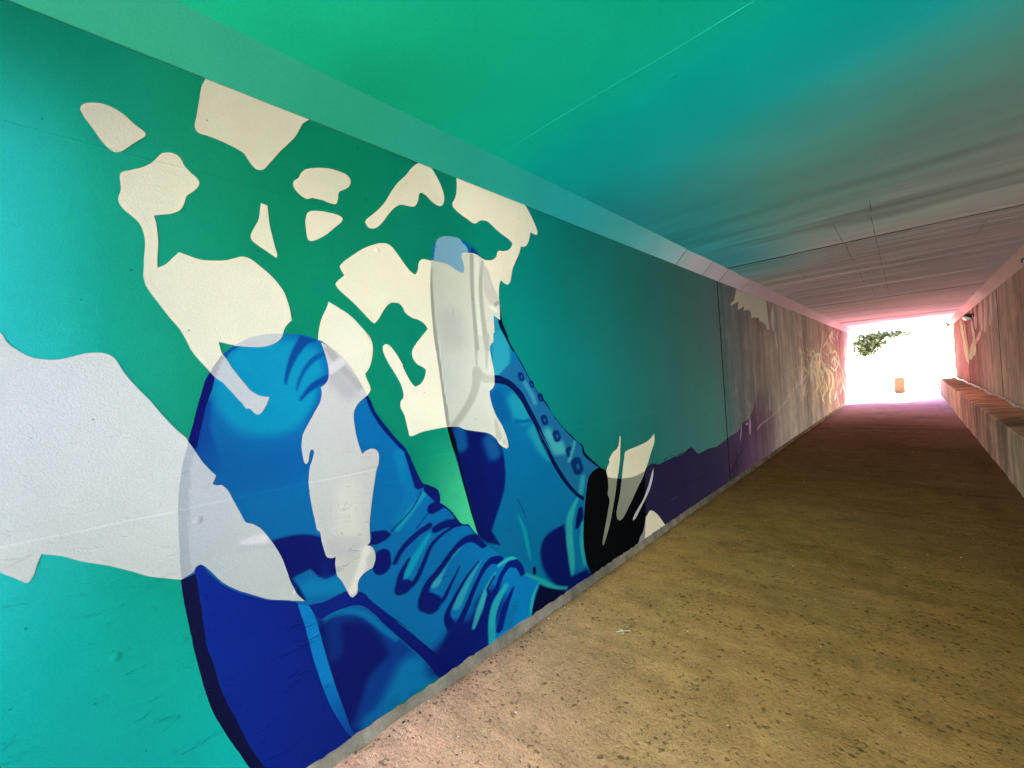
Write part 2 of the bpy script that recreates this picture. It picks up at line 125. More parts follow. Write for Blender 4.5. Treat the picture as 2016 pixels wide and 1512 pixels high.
STROKES = {
 'shoe': [
  ((0,148,210),1.0,None,0.0615,1.178,[(0.428,1.673),(0.506,1.737),(0.668,1.747),(0.769,1.712),(0.789,1.608),(0.743,1.473),(0.671,1.384),(0.573,1.361),(0.465,1.389),(0.401,1.472),(0.386,1.566)]),
  ((0,70,165),0.9,[0.0091,0.0249,0.0589],0.0272,1.212,[(0.371,1.502),(0.351,1.413),(0.345,1.3)]),
  ((0,92,178),0.7,[0.0731],0.1072,1.116,[(0.378,1.271),(0.52,1.23),(0.687,1.24)]),
  ((4,66,150),0.9,None,0.0075,1.047,[(0.705,1.764),(0.755,1.75),(0.776,1.742),(0.733,1.728),(0.689,1.674),(0.66,1.621),(0.637,1.559),(0.63,1.565),(0.638,1.616),(0.665,1.694)]),
  ((0,80,165),0.9,None,0.0089,1.008,[(0.795,1.696),(0.802,1.679),(0.749,1.647),(0.709,1.599),(0.677,1.531),(0.673,1.542),(0.688,1.589),(0.723,1.647),(0.756,1.679)]),
  ((0,62,150),0.9,[0.016,0.0134,0.0043],0.0107,1.034,[(0.807,1.579),(0.759,1.559),(0.72,1.529),(0.688,1.494)]),
  ((0,92,170),0.6,[0.019],0.0326,1.014,[(0.779,1.525),(0.764,1.461),(0.717,1.395)]),
  ((0,80,165),1.0,[0.0081],0.0029,1.169,[(0.423,1.666),(0.445,1.695),(0.471,1.714)]),
  ((6,26,104),1.0,None,0.0126,1.103,[(0.53,0.95),(0.572,0.952),(0.643,0.946),(0.718,0.918),(0.768,0.87),(0.818,0.77),(0.787,0.732),(0.732,0.73),(0.684,0.791),(0.623,0.782),(0.598,0.771),(0.572,0.882)]),
  ((0,125,205),0.95,[0.0343],0.0475,1.001,[(0.668,0.712),(0.746,0.693),(0.8,0.677)]),
  ((6,36,120),0.9,[0.0159],0.0212,1.001,[(0.741,0.786),(0.749,0.745)]),
  ((6,26,104),0.9,[0.0076],0.0101,1.051,[(0.587,0.816),(0.629,0.728),(0.651,0.677)]),
  ((7,58,148),1.0,None,0.0206,1.022,[(0.687,0.601),(0.793,0.576),(0.902,0.533),(1.069,0.317),(1.212,0.113),(1.203,-0.01),(0.817,0.004),(0.726,0.396)]),
  ((6,26,104),1.0,None,0.0467,1.011,[(0.71,0.549),(0.886,0.485),(0.972,0.37),(1.011,0.267),(0.904,0.218),(0.862,0.139),(0.809,0.048),(0.854,0.014),(0.785,0.041),(0.693,0.535)]),
  ((0,112,188),1.0,[0.0141],0.0191,0.929,[(0.735,0.564),(0.787,0.566),(0.86,0.539),(0.923,0.486),(0.994,0.395),(1.056,0.324)]),
  ((8,52,140),0.8,[0.0317],0.0475,0.985,[(0.761,0.514),(0.765,0.403)]),
  ((0,118,196),1.0,[0.0775],0.0895,0.859,[(1.035,0.038),(1.112,0.129),(1.187,0.05)]),
  ((0,105,180),0.9,[0.0345],0.0517,0.887,[(0.891,0.03),(1.014,0.032)]),
  ((0,132,195),0.7,[0.0279,0.0093],0.031,0.87,[(1.135,1.192),(1.147,1.064)]),
  ((0,120,190),0.6,[0.0251],0.0377,0.855,[(1.156,1.087),(1.193,0.99),(1.097,0.876)]),
  ((40,165,205),0.7,[0.0156],0.0188,0.855,[(1.276,0.978),(1.187,0.909),(1.102,0.838)]),
  ((6,40,120),1.0,[0.0037],0.005,0.856,[(1.25,0.984),(1.184,0.909),(1.064,0.834)]),
  ((6,40,120),0.8,[0.0031],0.005,0.847,[(1.288,0.869),(1.206,0.807)]),
  ((6,26,104),1.0,[0.0103,0.0133,0.0091],0.0048,0.903,[(0.987,1.49),(1.015,1.416),(1.063,1.338),(1.146,1.234),(1.172,1.204)]),
  ((6,26,104),1.0,[0.0108,0.019,0.0285],0.0051,0.855,[(1.173,1.211),(1.204,1.129),(1.241,1.025)]),
  ((6,26,104),1.0,[0.0296,0.0198],0.0066,0.812,[(1.298,0.992),(1.342,0.929)]),
  ((6,26,104),1.0,[0.0069],0.0041,0.772,[(1.346,0.975),(1.36,0.897),(1.428,0.839),(1.488,0.753),(1.555,0.72),(1.615,0.637)]),
  ((6,26,104),1.0,None,0.0046,0.925,[(0.96,0.862),(1.031,0.85),(1.063,0.819),(1.034,0.803),(0.981,0.796),(0.934,0.811),(0.958,0.833)]),
  ((6,26,104),1.0,[0.0438],0.007,0.906,[(1.005,0.723),(1.006,0.692)]),
  ((6,26,104),1.0,[0.0113,0.0144,0.0157],0.0075,0.847,[(1.073,0.681),(1.119,0.733),(1.203,0.776),(1.283,0.798)]),
  ((0,150,205),1.0,[0.0094,0.0188,0.025],0.015,0.845,[(1.279,0.753),(1.204,0.68),(1.131,0.61)]),
  ((6,26,104),1.0,[0.0072,0.0151,0.0181],0.0072,0.873,[(1.151,0.672),(1.103,0.614),(1.084,0.554)]),
  ((6,26,104),1.0,[0.022,0.02],0.008,0.795,[(1.484,0.758),(1.397,0.776),(1.321,0.77)]),
  ((6,26,104),1.0,[0.0063,0.0108,0.0127,0.0146],0.0063,0.832,[(1.456,0.748),(1.368,0.733),(1.291,0.697),(1.246,0.639),(1.203,0.577),(1.163,0.542),(1.118,0.534)]),
  ((6,26,104),1.0,[0.0333],0.0085,0.867,[(1.098,0.548),(1.119,0.546)]),
  ((6,26,104),1.0,[0.0299,0.0233],0.0093,0.804,[(1.314,0.882),(1.372,0.888)]),
  ((50,156,198),1.0,[0.0053,0.0165,0.0296],0.0145,0.797,[(1.472,0.618),(1.372,0.576),(1.299,0.502)]),
  ((6,26,104),1.0,[0.0268,0.0214,0.0154,0.0181,0.0234],0.0067,0.786,[(1.651,0.589),(1.586,0.639),(1.502,0.65),(1.418,0.615),(1.328,0.551),(1.252,0.507),(1.216,0.444)]),
  ((6,26,104),1.0,[0.0445],0.0127,0.819,[(1.237,0.422),(1.274,0.393)]),
  ((6,26,104),1.0,[0.0032,0.0117,0.0143],0.0091,0.801,[(1.464,0.523),(1.396,0.451),(1.34,0.393),(1.282,0.384)]),
  ((6,26,104),0.97,[0.0877],0.0842,0.732,[(1.34,0.097),(1.475,0.127),(1.612,0.163),(1.658,0.224)]),
  ((6,26,104),0.95,None,0.0393,0.788,[(1.38,0.267),(1.527,0.187),(1.656,0.203),(1.648,-0.001),(1.417,-0.024),(1.283,0.106),(1.34,0.191)]),
  ((40,150,196),1.0,[0.0055,0.0172,0.0275],0.0165,0.758,[(1.613,0.499),(1.519,0.418),(1.429,0.328)]),
  ((6,26,104),1.0,[0.0046,0.0093,0.0152,0.0232],0.0079,0.784,[(1.603,0.502),(1.502,0.445),(1.405,0.359),(1.357,0.298),(1.377,0.234)]),
  ((6,26,104),1.0,[0.0243,0.0209,0.0132,0.0153,0.0209],0.007,0.747,[(1.769,0.452),(1.701,0.472),(1.638,0.446),(1.562,0.372),(1.498,0.292),(1.438,0.227)]),
  ((44,158,192),1.0,[0.0042,0.014,0.0209,0.0105],0.0154,0.738,[(1.725,0.392),(1.647,0.325),(1.589,0.239),(1.534,0.155)]),
  ((6,26,104),1.0,[0.0185,0.0259,0.017,0.0148,0.0259],0.0074,0.701,[(1.96,0.305),(1.925,0.374),(1.847,0.402),(1.776,0.358),(1.727,0.293),(1.671,0.255)]),
  ((6,26,104),1.0,[0.0071],0.0071,0.723,[(1.713,0.373),(1.652,0.323),(1.664,0.288),(1.725,0.271)]),
  ((40,165,190),1.0,[0.0106],0.0091,0.69,[(1.761,0.424),(1.839,0.432),(1.912,0.42)]),
  ((30,148,184),1.0,[0.0179,0.025,0.0214,0.0214],0.0129,0.717,[(1.802,0.279),(1.72,0.22),(1.675,0.135),(1.664,0.006)]),
  ((6,26,104),1.0,[0.0074,0.0222,0.0222],0.0118,0.695,[(1.866,0.245),(1.79,0.16),(1.732,0.057)]),
  ((0,100,165),1.0,[0.0297],0.0371,0.688,[(1.868,0.143),(1.814,0.057)]),
  ((4,14,44),1.0,None,0.0145,0.636,[(2.117,0.168),(2.206,0.112),(2.428,0.001),(2.023,0.003),(2.028,0.051)]),
  ((30,155,180),1.0,[0.0079,0.0135,0.0079],0.0127,0.647,[(2.112,0.182),(2.047,0.116),(2.006,0.019)]),
 ],
 'back': [
  ((120,175,196),1.0,[0.0725],0.0048,0.789,[(1.549,2.314),(1.533,2.268),(1.539,2.197),(1.611,2.17)]),
  ((120,175,196),1.0,None,0.0037,0.819,[(1.422,2.195),(1.428,2.225),(1.443,2.279),(1.467,2.321),(1.504,2.346),(1.552,2.357),(1.601,2.353),(1.644,2.335),(1.671,2.318),(1.679,2.295),(1.656,2.256),(1.648,2.156),(1.513,2.174)]),
  ((0,120,184),1.0,None,0.0028,0.824,[(1.4,2.193),(1.417,2.274),(1.443,2.295),(1.442,2.279),(1.428,2.226),(1.423,2.197)]),
  ((0,100,176),1.0,None,0.007,0.772,[(1.627,2.356),(1.69,2.344),(1.772,2.286),(1.798,2.26),(1.698,2.288),(1.679,2.295),(1.669,2.322)]),
  ((0,62,130),1.0,None,0.0082,0.752,[(1.714,2.321),(1.754,2.303),(1.769,2.288),(1.698,2.288),(1.694,2.312)]),
  ((36,150,195),1.0,[0.0581],0.037,0.702,[(1.899,1.779),(1.896,1.673),(1.859,1.589)]),
  ((36,150,195),0.8,[0.0371],0.0212,0.704,[(1.873,1.899),(1.898,1.768)]),
  ((24,140,186),1.0,[0.0545,0.0654,0.0327],0.0654,0.669,[(2.001,1.391),(2.043,1.321),(2.079,1.268)]),
  ((0,84,150),0.8,[0.0109],0.0109,0.664,[(1.997,1.266),(2.061,1.254),(2.129,1.257)]),
  ((0,84,155),0.8,[0.0418],0.0575,0.696,[(1.83,1.435),(1.892,1.309)]),
  ((4,22,92),1.0,None,0.0178,0.799,[(1.424,1.309),(1.669,1.244),(1.82,1.171),(1.857,1.095),(1.866,0.953),(1.838,0.841),(1.767,0.72),(1.717,0.643),(1.782,0.539),(1.624,0.627),(1.573,0.816),(1.509,1.059)]),
  ((0,88,160),0.9,[0.0352],0.0422,0.771,[(1.522,1.256),(1.529,1.176)]),
  ((20,95,165),0.8,[0.0416],0.0529,0.714,[(1.755,1.173),(1.78,1.093)]),
  ((0,0,14),1.0,[0.0139,0.0173,0.0055],0.0055,0.784,[(1.447,1.293),(1.476,1.198),(1.497,1.132)]),
  ((0,0,30),1.0,[0.0049,0.0056,0.0049],0.0035,0.762,[(1.497,1.132),(1.543,0.916),(1.607,0.654)]),
  ((30,140,184),0.9,[0.0428,0.0385,0.0128],0.0428,0.63,[(2.169,1.182),(2.25,1.05),(2.311,0.962)]),
  ((24,98,158),1.0,None,0.0104,0.708,[(1.856,1.558),(1.977,1.635),(2.082,1.635),(2.252,1.418),(2.53,1.134),(2.719,0.968),(2.933,0.792),(2.745,0.749),(2.677,0.609),(2.455,0.79),(2.324,0.95),(2.166,1.276)]),
  ((60,165,195),0.9,[0.0267,0.049,0.0223],0.0535,0.603,[(2.303,1.157),(2.42,1.024),(2.478,0.997)]),
  ((50,150,190),0.8,[0.0141],0.0225,0.65,[(2.103,1.506),(2.163,1.424),(2.192,1.365)]),
  ((6,40,96),1.0,[0.0177],0.0106,0.667,[(2.064,1.559),(2.075,1.534)]),
  ((24,86,140),1.0,[0.0053],0.0071,0.667,[(2.072,1.55),(2.075,1.539)]),
  ((6,40,96),1.0,[0.0142],0.0085,0.649,[(2.166,1.502),(2.175,1.482)]),
  ((24,86,140),1.0,[0.0042],0.0057,0.649,[(2.173,1.494),(2.175,1.486)]),
  ((6,40,96),1.0,[0.0173],0.0104,0.634,[(2.249,1.41),(2.26,1.385)]),
  ((24,86,140),1.0,[0.0052],0.0069,0.634,[(2.257,1.401),(2.26,1.391)]),
  ((6,40,96),1.0,[0.0214],0.0128,0.627,[(2.273,1.257),(2.286,1.226)]),
  ((24,86,140),1.0,[0.0064],0.0086,0.627,[(2.283,1.245),(2.287,1.232)]),
  ((6,40,96),1.0,[0.025],0.015,0.606,[(2.397,1.132),(2.413,1.095)]),
  ((24,86,140),1.0,[0.0075],0.01,0.606,[(2.409,1.118),(2.413,1.102)]),
  ((6,40,96),1.0,[0.023],0.0138,0.584,[(2.538,0.994),(2.554,0.959)]),
  ((24,86,140),1.0,[0.0069],0.0092,0.584,[(2.55,0.981),(2.554,0.966)]),
  ((6,40,96),1.0,[0.0374],0.0224,0.57,[(2.618,0.887),(2.643,0.829)]),
  ((24,86,140),1.0,[0.0112],0.015,0.57,[(2.637,0.864),(2.644,0.84)]),
  ((50,155,185),0.9,[0.0111],0.0147,0.582,[(2.618,1.041),(2.567,0.954),(2.531,0.914)]),
  ((4,14,50),1.0,[0.0067,0.0096,0.0144,0.0067],0.0057,0.559,[(2.4,1.253),(2.583,1.093),(2.723,1.001),(2.741,0.935),(2.882,0.832),(2.97,0.775)]),
  ((2,14,40),1.0,[0.0081,0.0162,0.0108,0.0065],0.0054,0.694,[(1.914,2.008),(1.916,1.886),(1.955,1.808),(2.009,1.717)]),
  ((4,20,60),1.0,[0.0069,0.0052,0.0046,0.0046],0.0046,0.638,[(1.969,1.797),(2.075,1.646),(2.235,1.431),(2.53,1.134)]),
  ((40,150,180),0.9,[0.0186],0.0224,0.565,[(2.695,0.759),(2.656,0.652)]),
  ((36,150,176),1.0,[0.0089,0.0267,0.0249,0.0178,0.0071],0.0231,0.585,[(2.611,0.625),(2.511,0.528),(2.478,0.418),(2.487,0.249),(2.486,0.102)]),
  ((6,20,80),1.0,[0.0184,0.0276,0.0138],0.0129,0.567,[(2.634,0.533),(2.618,0.471),(2.579,0.416)]),
  ((4,20,84),1.0,None,0.0316,0.595,[(2.42,0.48),(2.45,0.335),(2.469,0.09),(2.665,0.074),(2.742,-0.012),(2.442,-0.009),(2.238,0.151),(2.156,0.284),(2.156,0.411),(2.244,0.47)]),
  ((36,150,176),1.0,[0.0089,0.0221,0.0221,0.0133],0.0195,0.581,[(2.5,0.503),(2.473,0.373),(2.486,0.213),(2.487,0.111)]),
  ((36,150,176),1.0,[0.0073,0.0137,0.0091],0.0128,0.565,[(2.647,0.425),(2.618,0.281),(2.643,0.111)]),
  ((10,140,180),1.0,[0.004,0.0111,0.0119,0.004],0.0127,0.657,[(1.955,0.677),(2.004,0.558),(2.025,0.454),(2.046,0.356)]),
  ((0,70,130),0.8,[0.0036],0.0063,0.666,[(1.959,0.773),(1.994,0.707),(2.03,0.632)]),
  ((30,155,175),1.0,[0.0184,0.015,0.0125,0.0084],0.0201,0.612,[(1.988,0.271),(2.132,0.187),(2.26,0.095),(2.401,0.035)]),
  ((4,14,44),1.0,None,0.0145,0.636,[(2.117,0.168),(2.206,0.112),(2.457,-0.011),(2.023,0.003),(2.028,0.051)]),
  ((4,14,44),1.0,[0.0096],0.0112,0.645,[(2.073,0.293),(2.074,0.259)]),
 ],
 'grey': [
  ((160,161,158),0.9,[0.0171],0.0228,0.977,[(0.818,1.707),(0.87,1.634),(0.948,1.539)]),
  ((166,168,168),0.8,[0.0401],0.0573,0.964,[(0.838,1.589),(0.898,1.519)]),
  ((206,207,204),0.9,[0.0199],0.0137,0.977,[(0.823,1.618),(0.871,1.651)]),
  ((200,204,190),0.8,[0.0555],0.0832,0.964,[(0.867,1.066),(0.856,0.91)]),
  ((178,184,182),0.8,[0.0444],0.0333,0.959,[(0.795,0.85),(0.862,0.828)]),
  ((214,214,202),1.0,[0.0197],0.0168,0.942,[(0.932,0.788),(0.902,0.712),(0.861,0.636)]),
  ((186,190,184),0.8,[0.0143],0.0114,0.925,[(0.942,0.744),(0.952,0.711)]),
  ((214,218,218),0.9,[0.0073,0.0194],0.0194,1.107,[(0.446,0.977),(0.522,0.968)]),
  ((178,186,190),0.7,[0.0099],0.0149,1.081,[(0.436,0.956),(0.575,0.926)]),
  ((170,181,184),1.0,None,0.0035,1.239,[(0.304,1.379),(0.324,1.34),(0.309,1.295),(0.301,1.225),(0.294,1.143),(0.291,1.043),(0.291,0.948),(0.294,0.92),(0.26,0.907),(0.25,0.969),(0.256,1.083),(0.263,1.233),(0.282,1.317)]),
  ((166,166,166),1.0,None,0.0028,1.182,[(0.42,1.683),(0.426,1.671),(0.394,1.596),(0.378,1.617),(0.399,1.654)]),
  ((148,151,145),1.0,[0.0037,0.0069,0.0083,0.0087],0.0037,0.82,[(1.405,2.158),(1.399,2.074),(1.395,1.937),(1.403,1.746)]),
  ((148,151,145),1.0,[0.0087,0.0087,0.0101],0.0037,0.804,[(1.401,1.791),(1.426,1.539),(1.446,1.302)]),
  ((212,216,206),1.0,[0.0028],0.0037,0.801,[(1.421,1.765),(1.437,1.534),(1.451,1.422)]),
  ((150,153,146),1.0,[0.0101,0.0116,0.0106,0.0116],0.007,0.751,[(1.703,2.279),(1.697,2.183),(1.691,2.012),(1.698,1.723)]),
  ((156,158,152),0.9,[0.009,0.005],0.007,0.745,[(1.694,1.803),(1.685,1.628)]),
  ((152,155,148),0.9,[0.0077,0.0113,0.0128,0.0143],0.0102,0.736,[(1.787,2.25),(1.762,2.121),(1.758,1.968),(1.778,1.724)]),
  ((160,163,156),0.8,[0.0153,0.0061],0.0122,0.727,[(1.786,1.806),(1.764,1.607)]),
  ((206,210,202),0.8,[0.0127],0.0102,0.745,[(1.739,2.26),(1.722,2.066),(1.727,1.814)]),
  ((178,174,172),0.8,None,0.0104,0.733,[(1.795,2.228),(1.822,2.212),(1.846,2.163),(1.87,2.104),(1.902,2.054),(1.898,2.012),(1.838,1.996),(1.787,2.063)]),
  ((146,142,140),1.0,[0.0107],0.0085,0.708,[(1.875,1.999),(1.898,2.014)]),
  ((168,171,163),1.0,[0.0177,0.0253,0.0253],0.0121,0.728,[(1.832,1.542),(1.754,1.544),(1.689,1.578)]),
  ((166,169,161),1.0,[0.0268,0.0244,0.022,0.0195,0.0195],0.0068,0.752,[(1.684,1.593),(1.674,1.524),(1.638,1.447),(1.587,1.383),(1.493,1.297)]),
  ((170,171,164),1.0,[0.0077,0.0179],0.0072,0.706,[(1.809,1.291),(1.831,1.18)]),
  ((170,171,164),1.0,[0.0088],0.0073,0.697,[(1.873,1.153),(1.873,1.143)]),
  ((176,178,176),0.6,[0.0717],0.0957,0.781,[(1.536,1.878),(1.54,1.782)]),
  ((216,214,206),0.8,[0.0106],0.0159,0.711,[(1.837,1.98),(1.879,1.963)]),
 ],
 'far': [
  ((245,196,184),1.0,[0.0055,0.0091,0.011,0.0128,0.0146,0.0201],0.0073,0.229,[(7.613,0.491),(7.849,0.561),(8.33,0.601),(9.11,0.678),(9.941,0.814),(10.817,1.021),(11.901,1.095)]),
  ((245,196,184),1.0,[0.0114,0.0251,0.0183],0.0091,0.187,[(11.001,1.079),(11.659,1.119),(11.957,1.426)]),
  ((245,196,184),1.0,[0.0274,0.0125],0.01,0.173,[(11.781,1.114),(12.805,1.336)]),
  ((245,196,184),0.9,[0.0109,0.0087,0.0044],0.0087,0.199,[(11.786,1.476),(10.951,1.422),(10.261,1.373)]),
  ((245,196,184),1.0,[0.0302,0.0349,0.0116],0.0139,0.182,[(12.145,1.051),(11.973,0.94),(11.789,0.786)]),
  ((240,205,195),1.0,[0.0105],0.007,0.241,[(8.661,1.123),(8.595,0.725)]),
  ((180,140,150),0.8,[0.009],0.009,0.275,[(7.299,0.765),(7.229,0.477)]),
  ((180,140,150),0.8,[0.007],0.0106,0.229,[(8.935,0.214),(8.897,0.026)]),
  ((180,140,150),0.8,[0.0057],0.0085,0.292,[(6.826,0.694),(6.721,0.457)]),
  ((180,140,150),0.8,[0.015],0.009,0.28,[(7.052,0.653),(7.14,0.681)]),
  ((180,140,150),0.8,[0.0074],0.0111,0.223,[(9.427,0.61),(9.324,0.41)]),
  ((28,20,32),0.9,[0.011,0.0069,0.0055,0.0083],0.0055,0.296,[(6.039,0.084),(6.294,0.143),(6.552,0.252),(6.844,0.328)]),
  ((24,16,30),0.8,[0.0033],0.0043,0.377,[(3.987,0.255),(4.36,0.289),(4.777,0.285),(5.323,0.267)]),
  ((28,20,32),0.5,[0.0051],0.0103,0.398,[(4.219,0.207),(4.426,0.21)]),
  ((170,150,130),0.9,[0.0117,0.0136,0.0058],0.0097,0.23,[(9.356,2.153),(9.431,1.925),(9.502,1.732)]),
  ((255,240,214),1.0,[0.009,0.0251,0.0197,0.009],0.0143,0.159,[(12.847,1.245),(13.247,1.534),(13.615,1.702),(14.295,1.793),(14.956,1.705),(15.7,1.668)]),
  ((255,214,160),1.0,[0.0087,0.0244,0.0192,0.0087],0.0139,0.159,[(14.514,1.777),(14.506,1.487),(14.066,1.245),(14.278,0.953)]),
  ((255,214,160),1.0,[0.0115,0.0321,0.0252,0.0115],0.0183,0.124,[(16.229,2.229),(16.651,1.914),(17.376,1.838),(17.974,1.923),(18.825,1.668),(19.212,1.341),(20.019,0.988),(20.524,0.377)]),
  ((255,240,214),1.0,[0.0113,0.0317,0.0249,0.0113],0.0181,0.124,[(16.749,1.503),(17.798,1.711),(18.703,1.44),(17.621,1.236),(16.474,1.424)]),
  ((255,214,160),1.0,[0.0089,0.0248,0.0195,0.0089],0.0142,0.151,[(15.168,1.065),(15.54,0.743),(14.651,0.571),(14.905,0.369)]),
  ((255,214,160),1.0,[0.0118,0.0329,0.0259,0.0118],0.0188,0.112,[(18.948,1.206),(19.198,0.827),(20.1,0.401),(20.323,0.044)]),
  ((255,240,214),1.0,[0.0124,0.0348,0.0274,0.0124],0.0199,0.112,[(22.404,2.529),(21.664,1.876),(20.76,1.366),(21.393,0.894),(20.683,0.268)]),
  ((255,214,160),1.0,[0.0085,0.0238,0.0187,0.0085],0.0136,0.161,[(13.669,1.324),(13.78,0.976),(13.518,0.698)]),
  ((255,214,160),1.0,[0.0096,0.027,0.0212,0.0096],0.0154,0.139,[(16.857,0.797),(16.058,0.556),(16.187,0.229)]),
  ((255,240,214),1.0,[0.0101,0.0283,0.0222,0.0101],0.0162,0.13,[(17.718,0.583),(17.069,0.284)]),
  ((255,214,160),1.0,[0.0098,0.0274,0.0216,0.0098],0.0157,0.139,[(15.102,1.48),(15.788,1.277),(16.189,0.948),(15.523,0.705)]),
  ((255,214,160),1.0,[0.0106,0.0297,0.0233,0.0106],0.017,0.138,[(17.581,2.573),(16.982,2.294),(17.526,2.14)]),
  ((255,240,214),1.0,[0.008,0.0225,0.0177,0.008],0.0129,0.17,[(13.098,1.403),(12.946,1.013)]),
  ((255,214,160),1.0,[0.0101,0.0284,0.0223,0.0101],0.0162,0.134,[(15.959,1.352),(16.868,1.128),(16.877,0.837),(16.04,0.637)]),
  ((255,214,160),1.0,[0.0108,0.0302,0.0238,0.0108],0.0173,0.13,[(18.358,1.802),(17.71,1.538),(18.124,1.358)]),
  ((255,240,214),1.0,[0.0109,0.0305,0.0239,0.0109],0.0174,0.121,[(19.456,0.722),(18.483,0.36)]),
  ((255,214,160),1.0,[0.0124,0.0347,0.0273,0.0124],0.0198,0.114,[(21.151,2.178),(20.499,1.667)]),
  ((255,214,160),1.0,[0.0088,0.0246,0.0193,0.0088],0.014,0.159,[(13.574,1.6),(14.124,1.385),(13.808,1.148)]),
  ((255,240,214),1.0,[0.0094,0.0264,0.0208,0.0094],0.0151,0.148,[(14.819,1.668),(15.319,1.401),(14.922,1.073)]),
  ((255,214,160),0.6,[0.0075,0.017,0.0132,0.0075],0.0151,0.14,[(16.641,0.549),(15.806,0.326),(15.981,-0.003)]),
  ((255,214,160),0.6,[0.0073,0.0164,0.0128,0.0073],0.0146,0.155,[(13.143,1.042),(13.52,1.333),(13.925,1.499),(14.683,1.582),(15.505,1.481),(16.162,1.434)]),
  ((255,240,214),0.6,[0.0085,0.0191,0.0149,0.0085],0.017,0.135,[(15.299,1.96),(16.204,2.176),(17.16,1.95),(16.19,1.736),(15.052,1.881)]),
  ((255,214,160),0.6,[0.0068,0.0153,0.0119,0.0068],0.0136,0.166,[(12.049,2.031),(12.275,1.787),(12.851,1.726),(13.069,1.787),(13.546,1.593),(13.922,1.347),(14.343,1.087),(14.483,0.648)]),
  ((255,214,160),0.6,[0.0087,0.0197,0.0153,0.0087],0.0175,0.127,[(19.167,2.246),(18.879,1.687),(18.088,1.244),(18.678,0.821),(18.098,0.27)]),
  ((255,240,214),0.6,[0.006,0.0135,0.0105,0.006],0.012,0.181,[(12.475,0.953),(12.014,0.731)]),
  ((255,214,160),0.6,[0.0064,0.0145,0.0112,0.0064],0.0129,0.171,[(12.133,1.455),(12.717,1.285),(12.925,1.018),(12.471,0.816)]),
  ((255,214,160),0.6,[0.0072,0.0162,0.0126,0.0072],0.0144,0.149,[(15.323,0.897),(14.875,0.621)]),
  ((255,240,214),0.6,[0.0057,0.0128,0.0099,0.0057],0.0114,0.194,[(11.587,1.472),(11.49,1.237),(11.204,1.045),(11.368,0.803)]),
  ((255,214,160),0.6,[0.0068,0.0152,0.0119,0.0068],0.0135,0.161,[(13.081,1.36),(13.72,1.175),(13.755,0.932),(13.322,0.751)]),
  ((255,214,160),0.6,[0.0073,0.0165,0.0128,0.0073],0.0146,0.155,[(15.591,2.531),(15.117,2.057),(14.655,1.68),(15.082,1.343),(14.554,0.881)]),
  ((255,240,214),0.6,[0.0065,0.0145,0.0113,0.0065],0.0129,0.173,[(13.181,1.594),(12.832,1.401),(12.908,1.269)]),
  ((255,214,160),0.6,[0.007,0.0158,0.0123,0.007],0.014,0.162,[(12.474,2.118),(12.698,1.868),(13.165,1.808),(13.614,1.873),(13.993,1.675),(14.351,1.424),(14.733,1.161),(15.142,0.697)]),
  ((255,214,160),0.6,[0.007,0.0157,0.0122,0.007],0.014,0.155,[(14.909,1.255),(15.33,0.94),(14.317,0.769),(14.681,0.565)]),
  ((255,240,214),0.6,[0.0087,0.0196,0.0152,0.0087],0.0174,0.135,[(18.189,2.669),(17.434,2.374),(18.302,2.227)]),
  ((255,214,160),0.6,[0.0071,0.0161,0.0125,0.0071],0.0143,0.157,[(14.759,1.937),(14.936,1.642),(14.377,1.392),(14.499,1.1)]),
  ((255,214,160),0.6,[0.0062,0.0139,0.0108,0.0062],0.0124,0.178,[(11.784,1.487),(12.428,1.321),(12.338,1.103),(11.88,0.939)]),
  ((255,240,214),0.6,[0.0085,0.019,0.0148,0.0085],0.0169,0.127,[(18.611,0.973),(17.778,0.61)]),
  ((255,214,160),0.6,[0.0055,0.0125,0.0097,0.0055],0.0111,0.193,[(11.311,1.001),(11.478,0.757),(11.059,0.615),(11.203,0.459)]),
  ((255,214,160),0.6,[0.0069,0.0156,0.0121,0.0069],0.0138,0.158,[(13.534,1.523),(13.688,1.246),(14.062,0.954),(14.273,0.694)]),
  ((255,240,214),0.6,[0.0081,0.0183,0.0142,0.0081],0.0162,0.143,[(16.915,2.405),(16.243,2.138),(16.847,1.988)]),
  ((255,214,160),0.6,[0.0081,0.0182,0.0141,0.0081],0.0162,0.134,[(17.785,1.011),(16.827,0.753),(17.041,0.407)]),
  ((255,214,160),0.6,[0.0074,0.0166,0.0129,0.0074],0.0148,0.148,[(14.149,1.443),(14.886,1.247),(15.172,0.938),(14.676,0.703)]),
  ((255,240,214),0.6,[0.007,0.0156,0.0122,0.007],0.0139,0.162,[(14.371,1.793),(13.884,1.581),(14.133,1.438)]),
  ((255,214,160),0.6,[0.0083,0.0186,0.0145,0.0083],0.0166,0.139,[(17.109,2.254),(16.683,1.994),(17.218,1.835)]),
  ((255,214,160),0.6,[0.0094,0.0212,0.0165,0.0094],0.0189,0.116,[(20.556,1.319),(19.766,1.044),(20.122,0.839)]),
  ((255,240,214),0.6,[0.0093,0.021,0.0163,0.0093],0.0187,0.126,[(19.506,2.711),(18.794,2.401),(19.455,2.236)]),
  ((255,214,160),0.6,[0.0085,0.0191,0.0148,0.0085],0.0169,0.123,[(17.2,0.843),(17.545,0.484),(18.088,0.097),(18.36,-0.239)]),
  ((255,214,160),0.6,[0.0077,0.0174,0.0135,0.0077],0.0154,0.142,[(16.57,1.274),(15.871,1.014),(16.055,0.69)]),
  ((255,240,214),0.6,[0.0069,0.0156,0.0121,0.0069],0.0138,0.16,[(13.777,1.593),(13.946,1.243),(13.677,0.958)]),
  ((255,214,160),0.6,[0.0068,0.0154,0.012,0.0068],0.0137,0.161,[(13.274,1.632),(13.379,1.362),(13.846,1.075),(13.926,0.827)]),
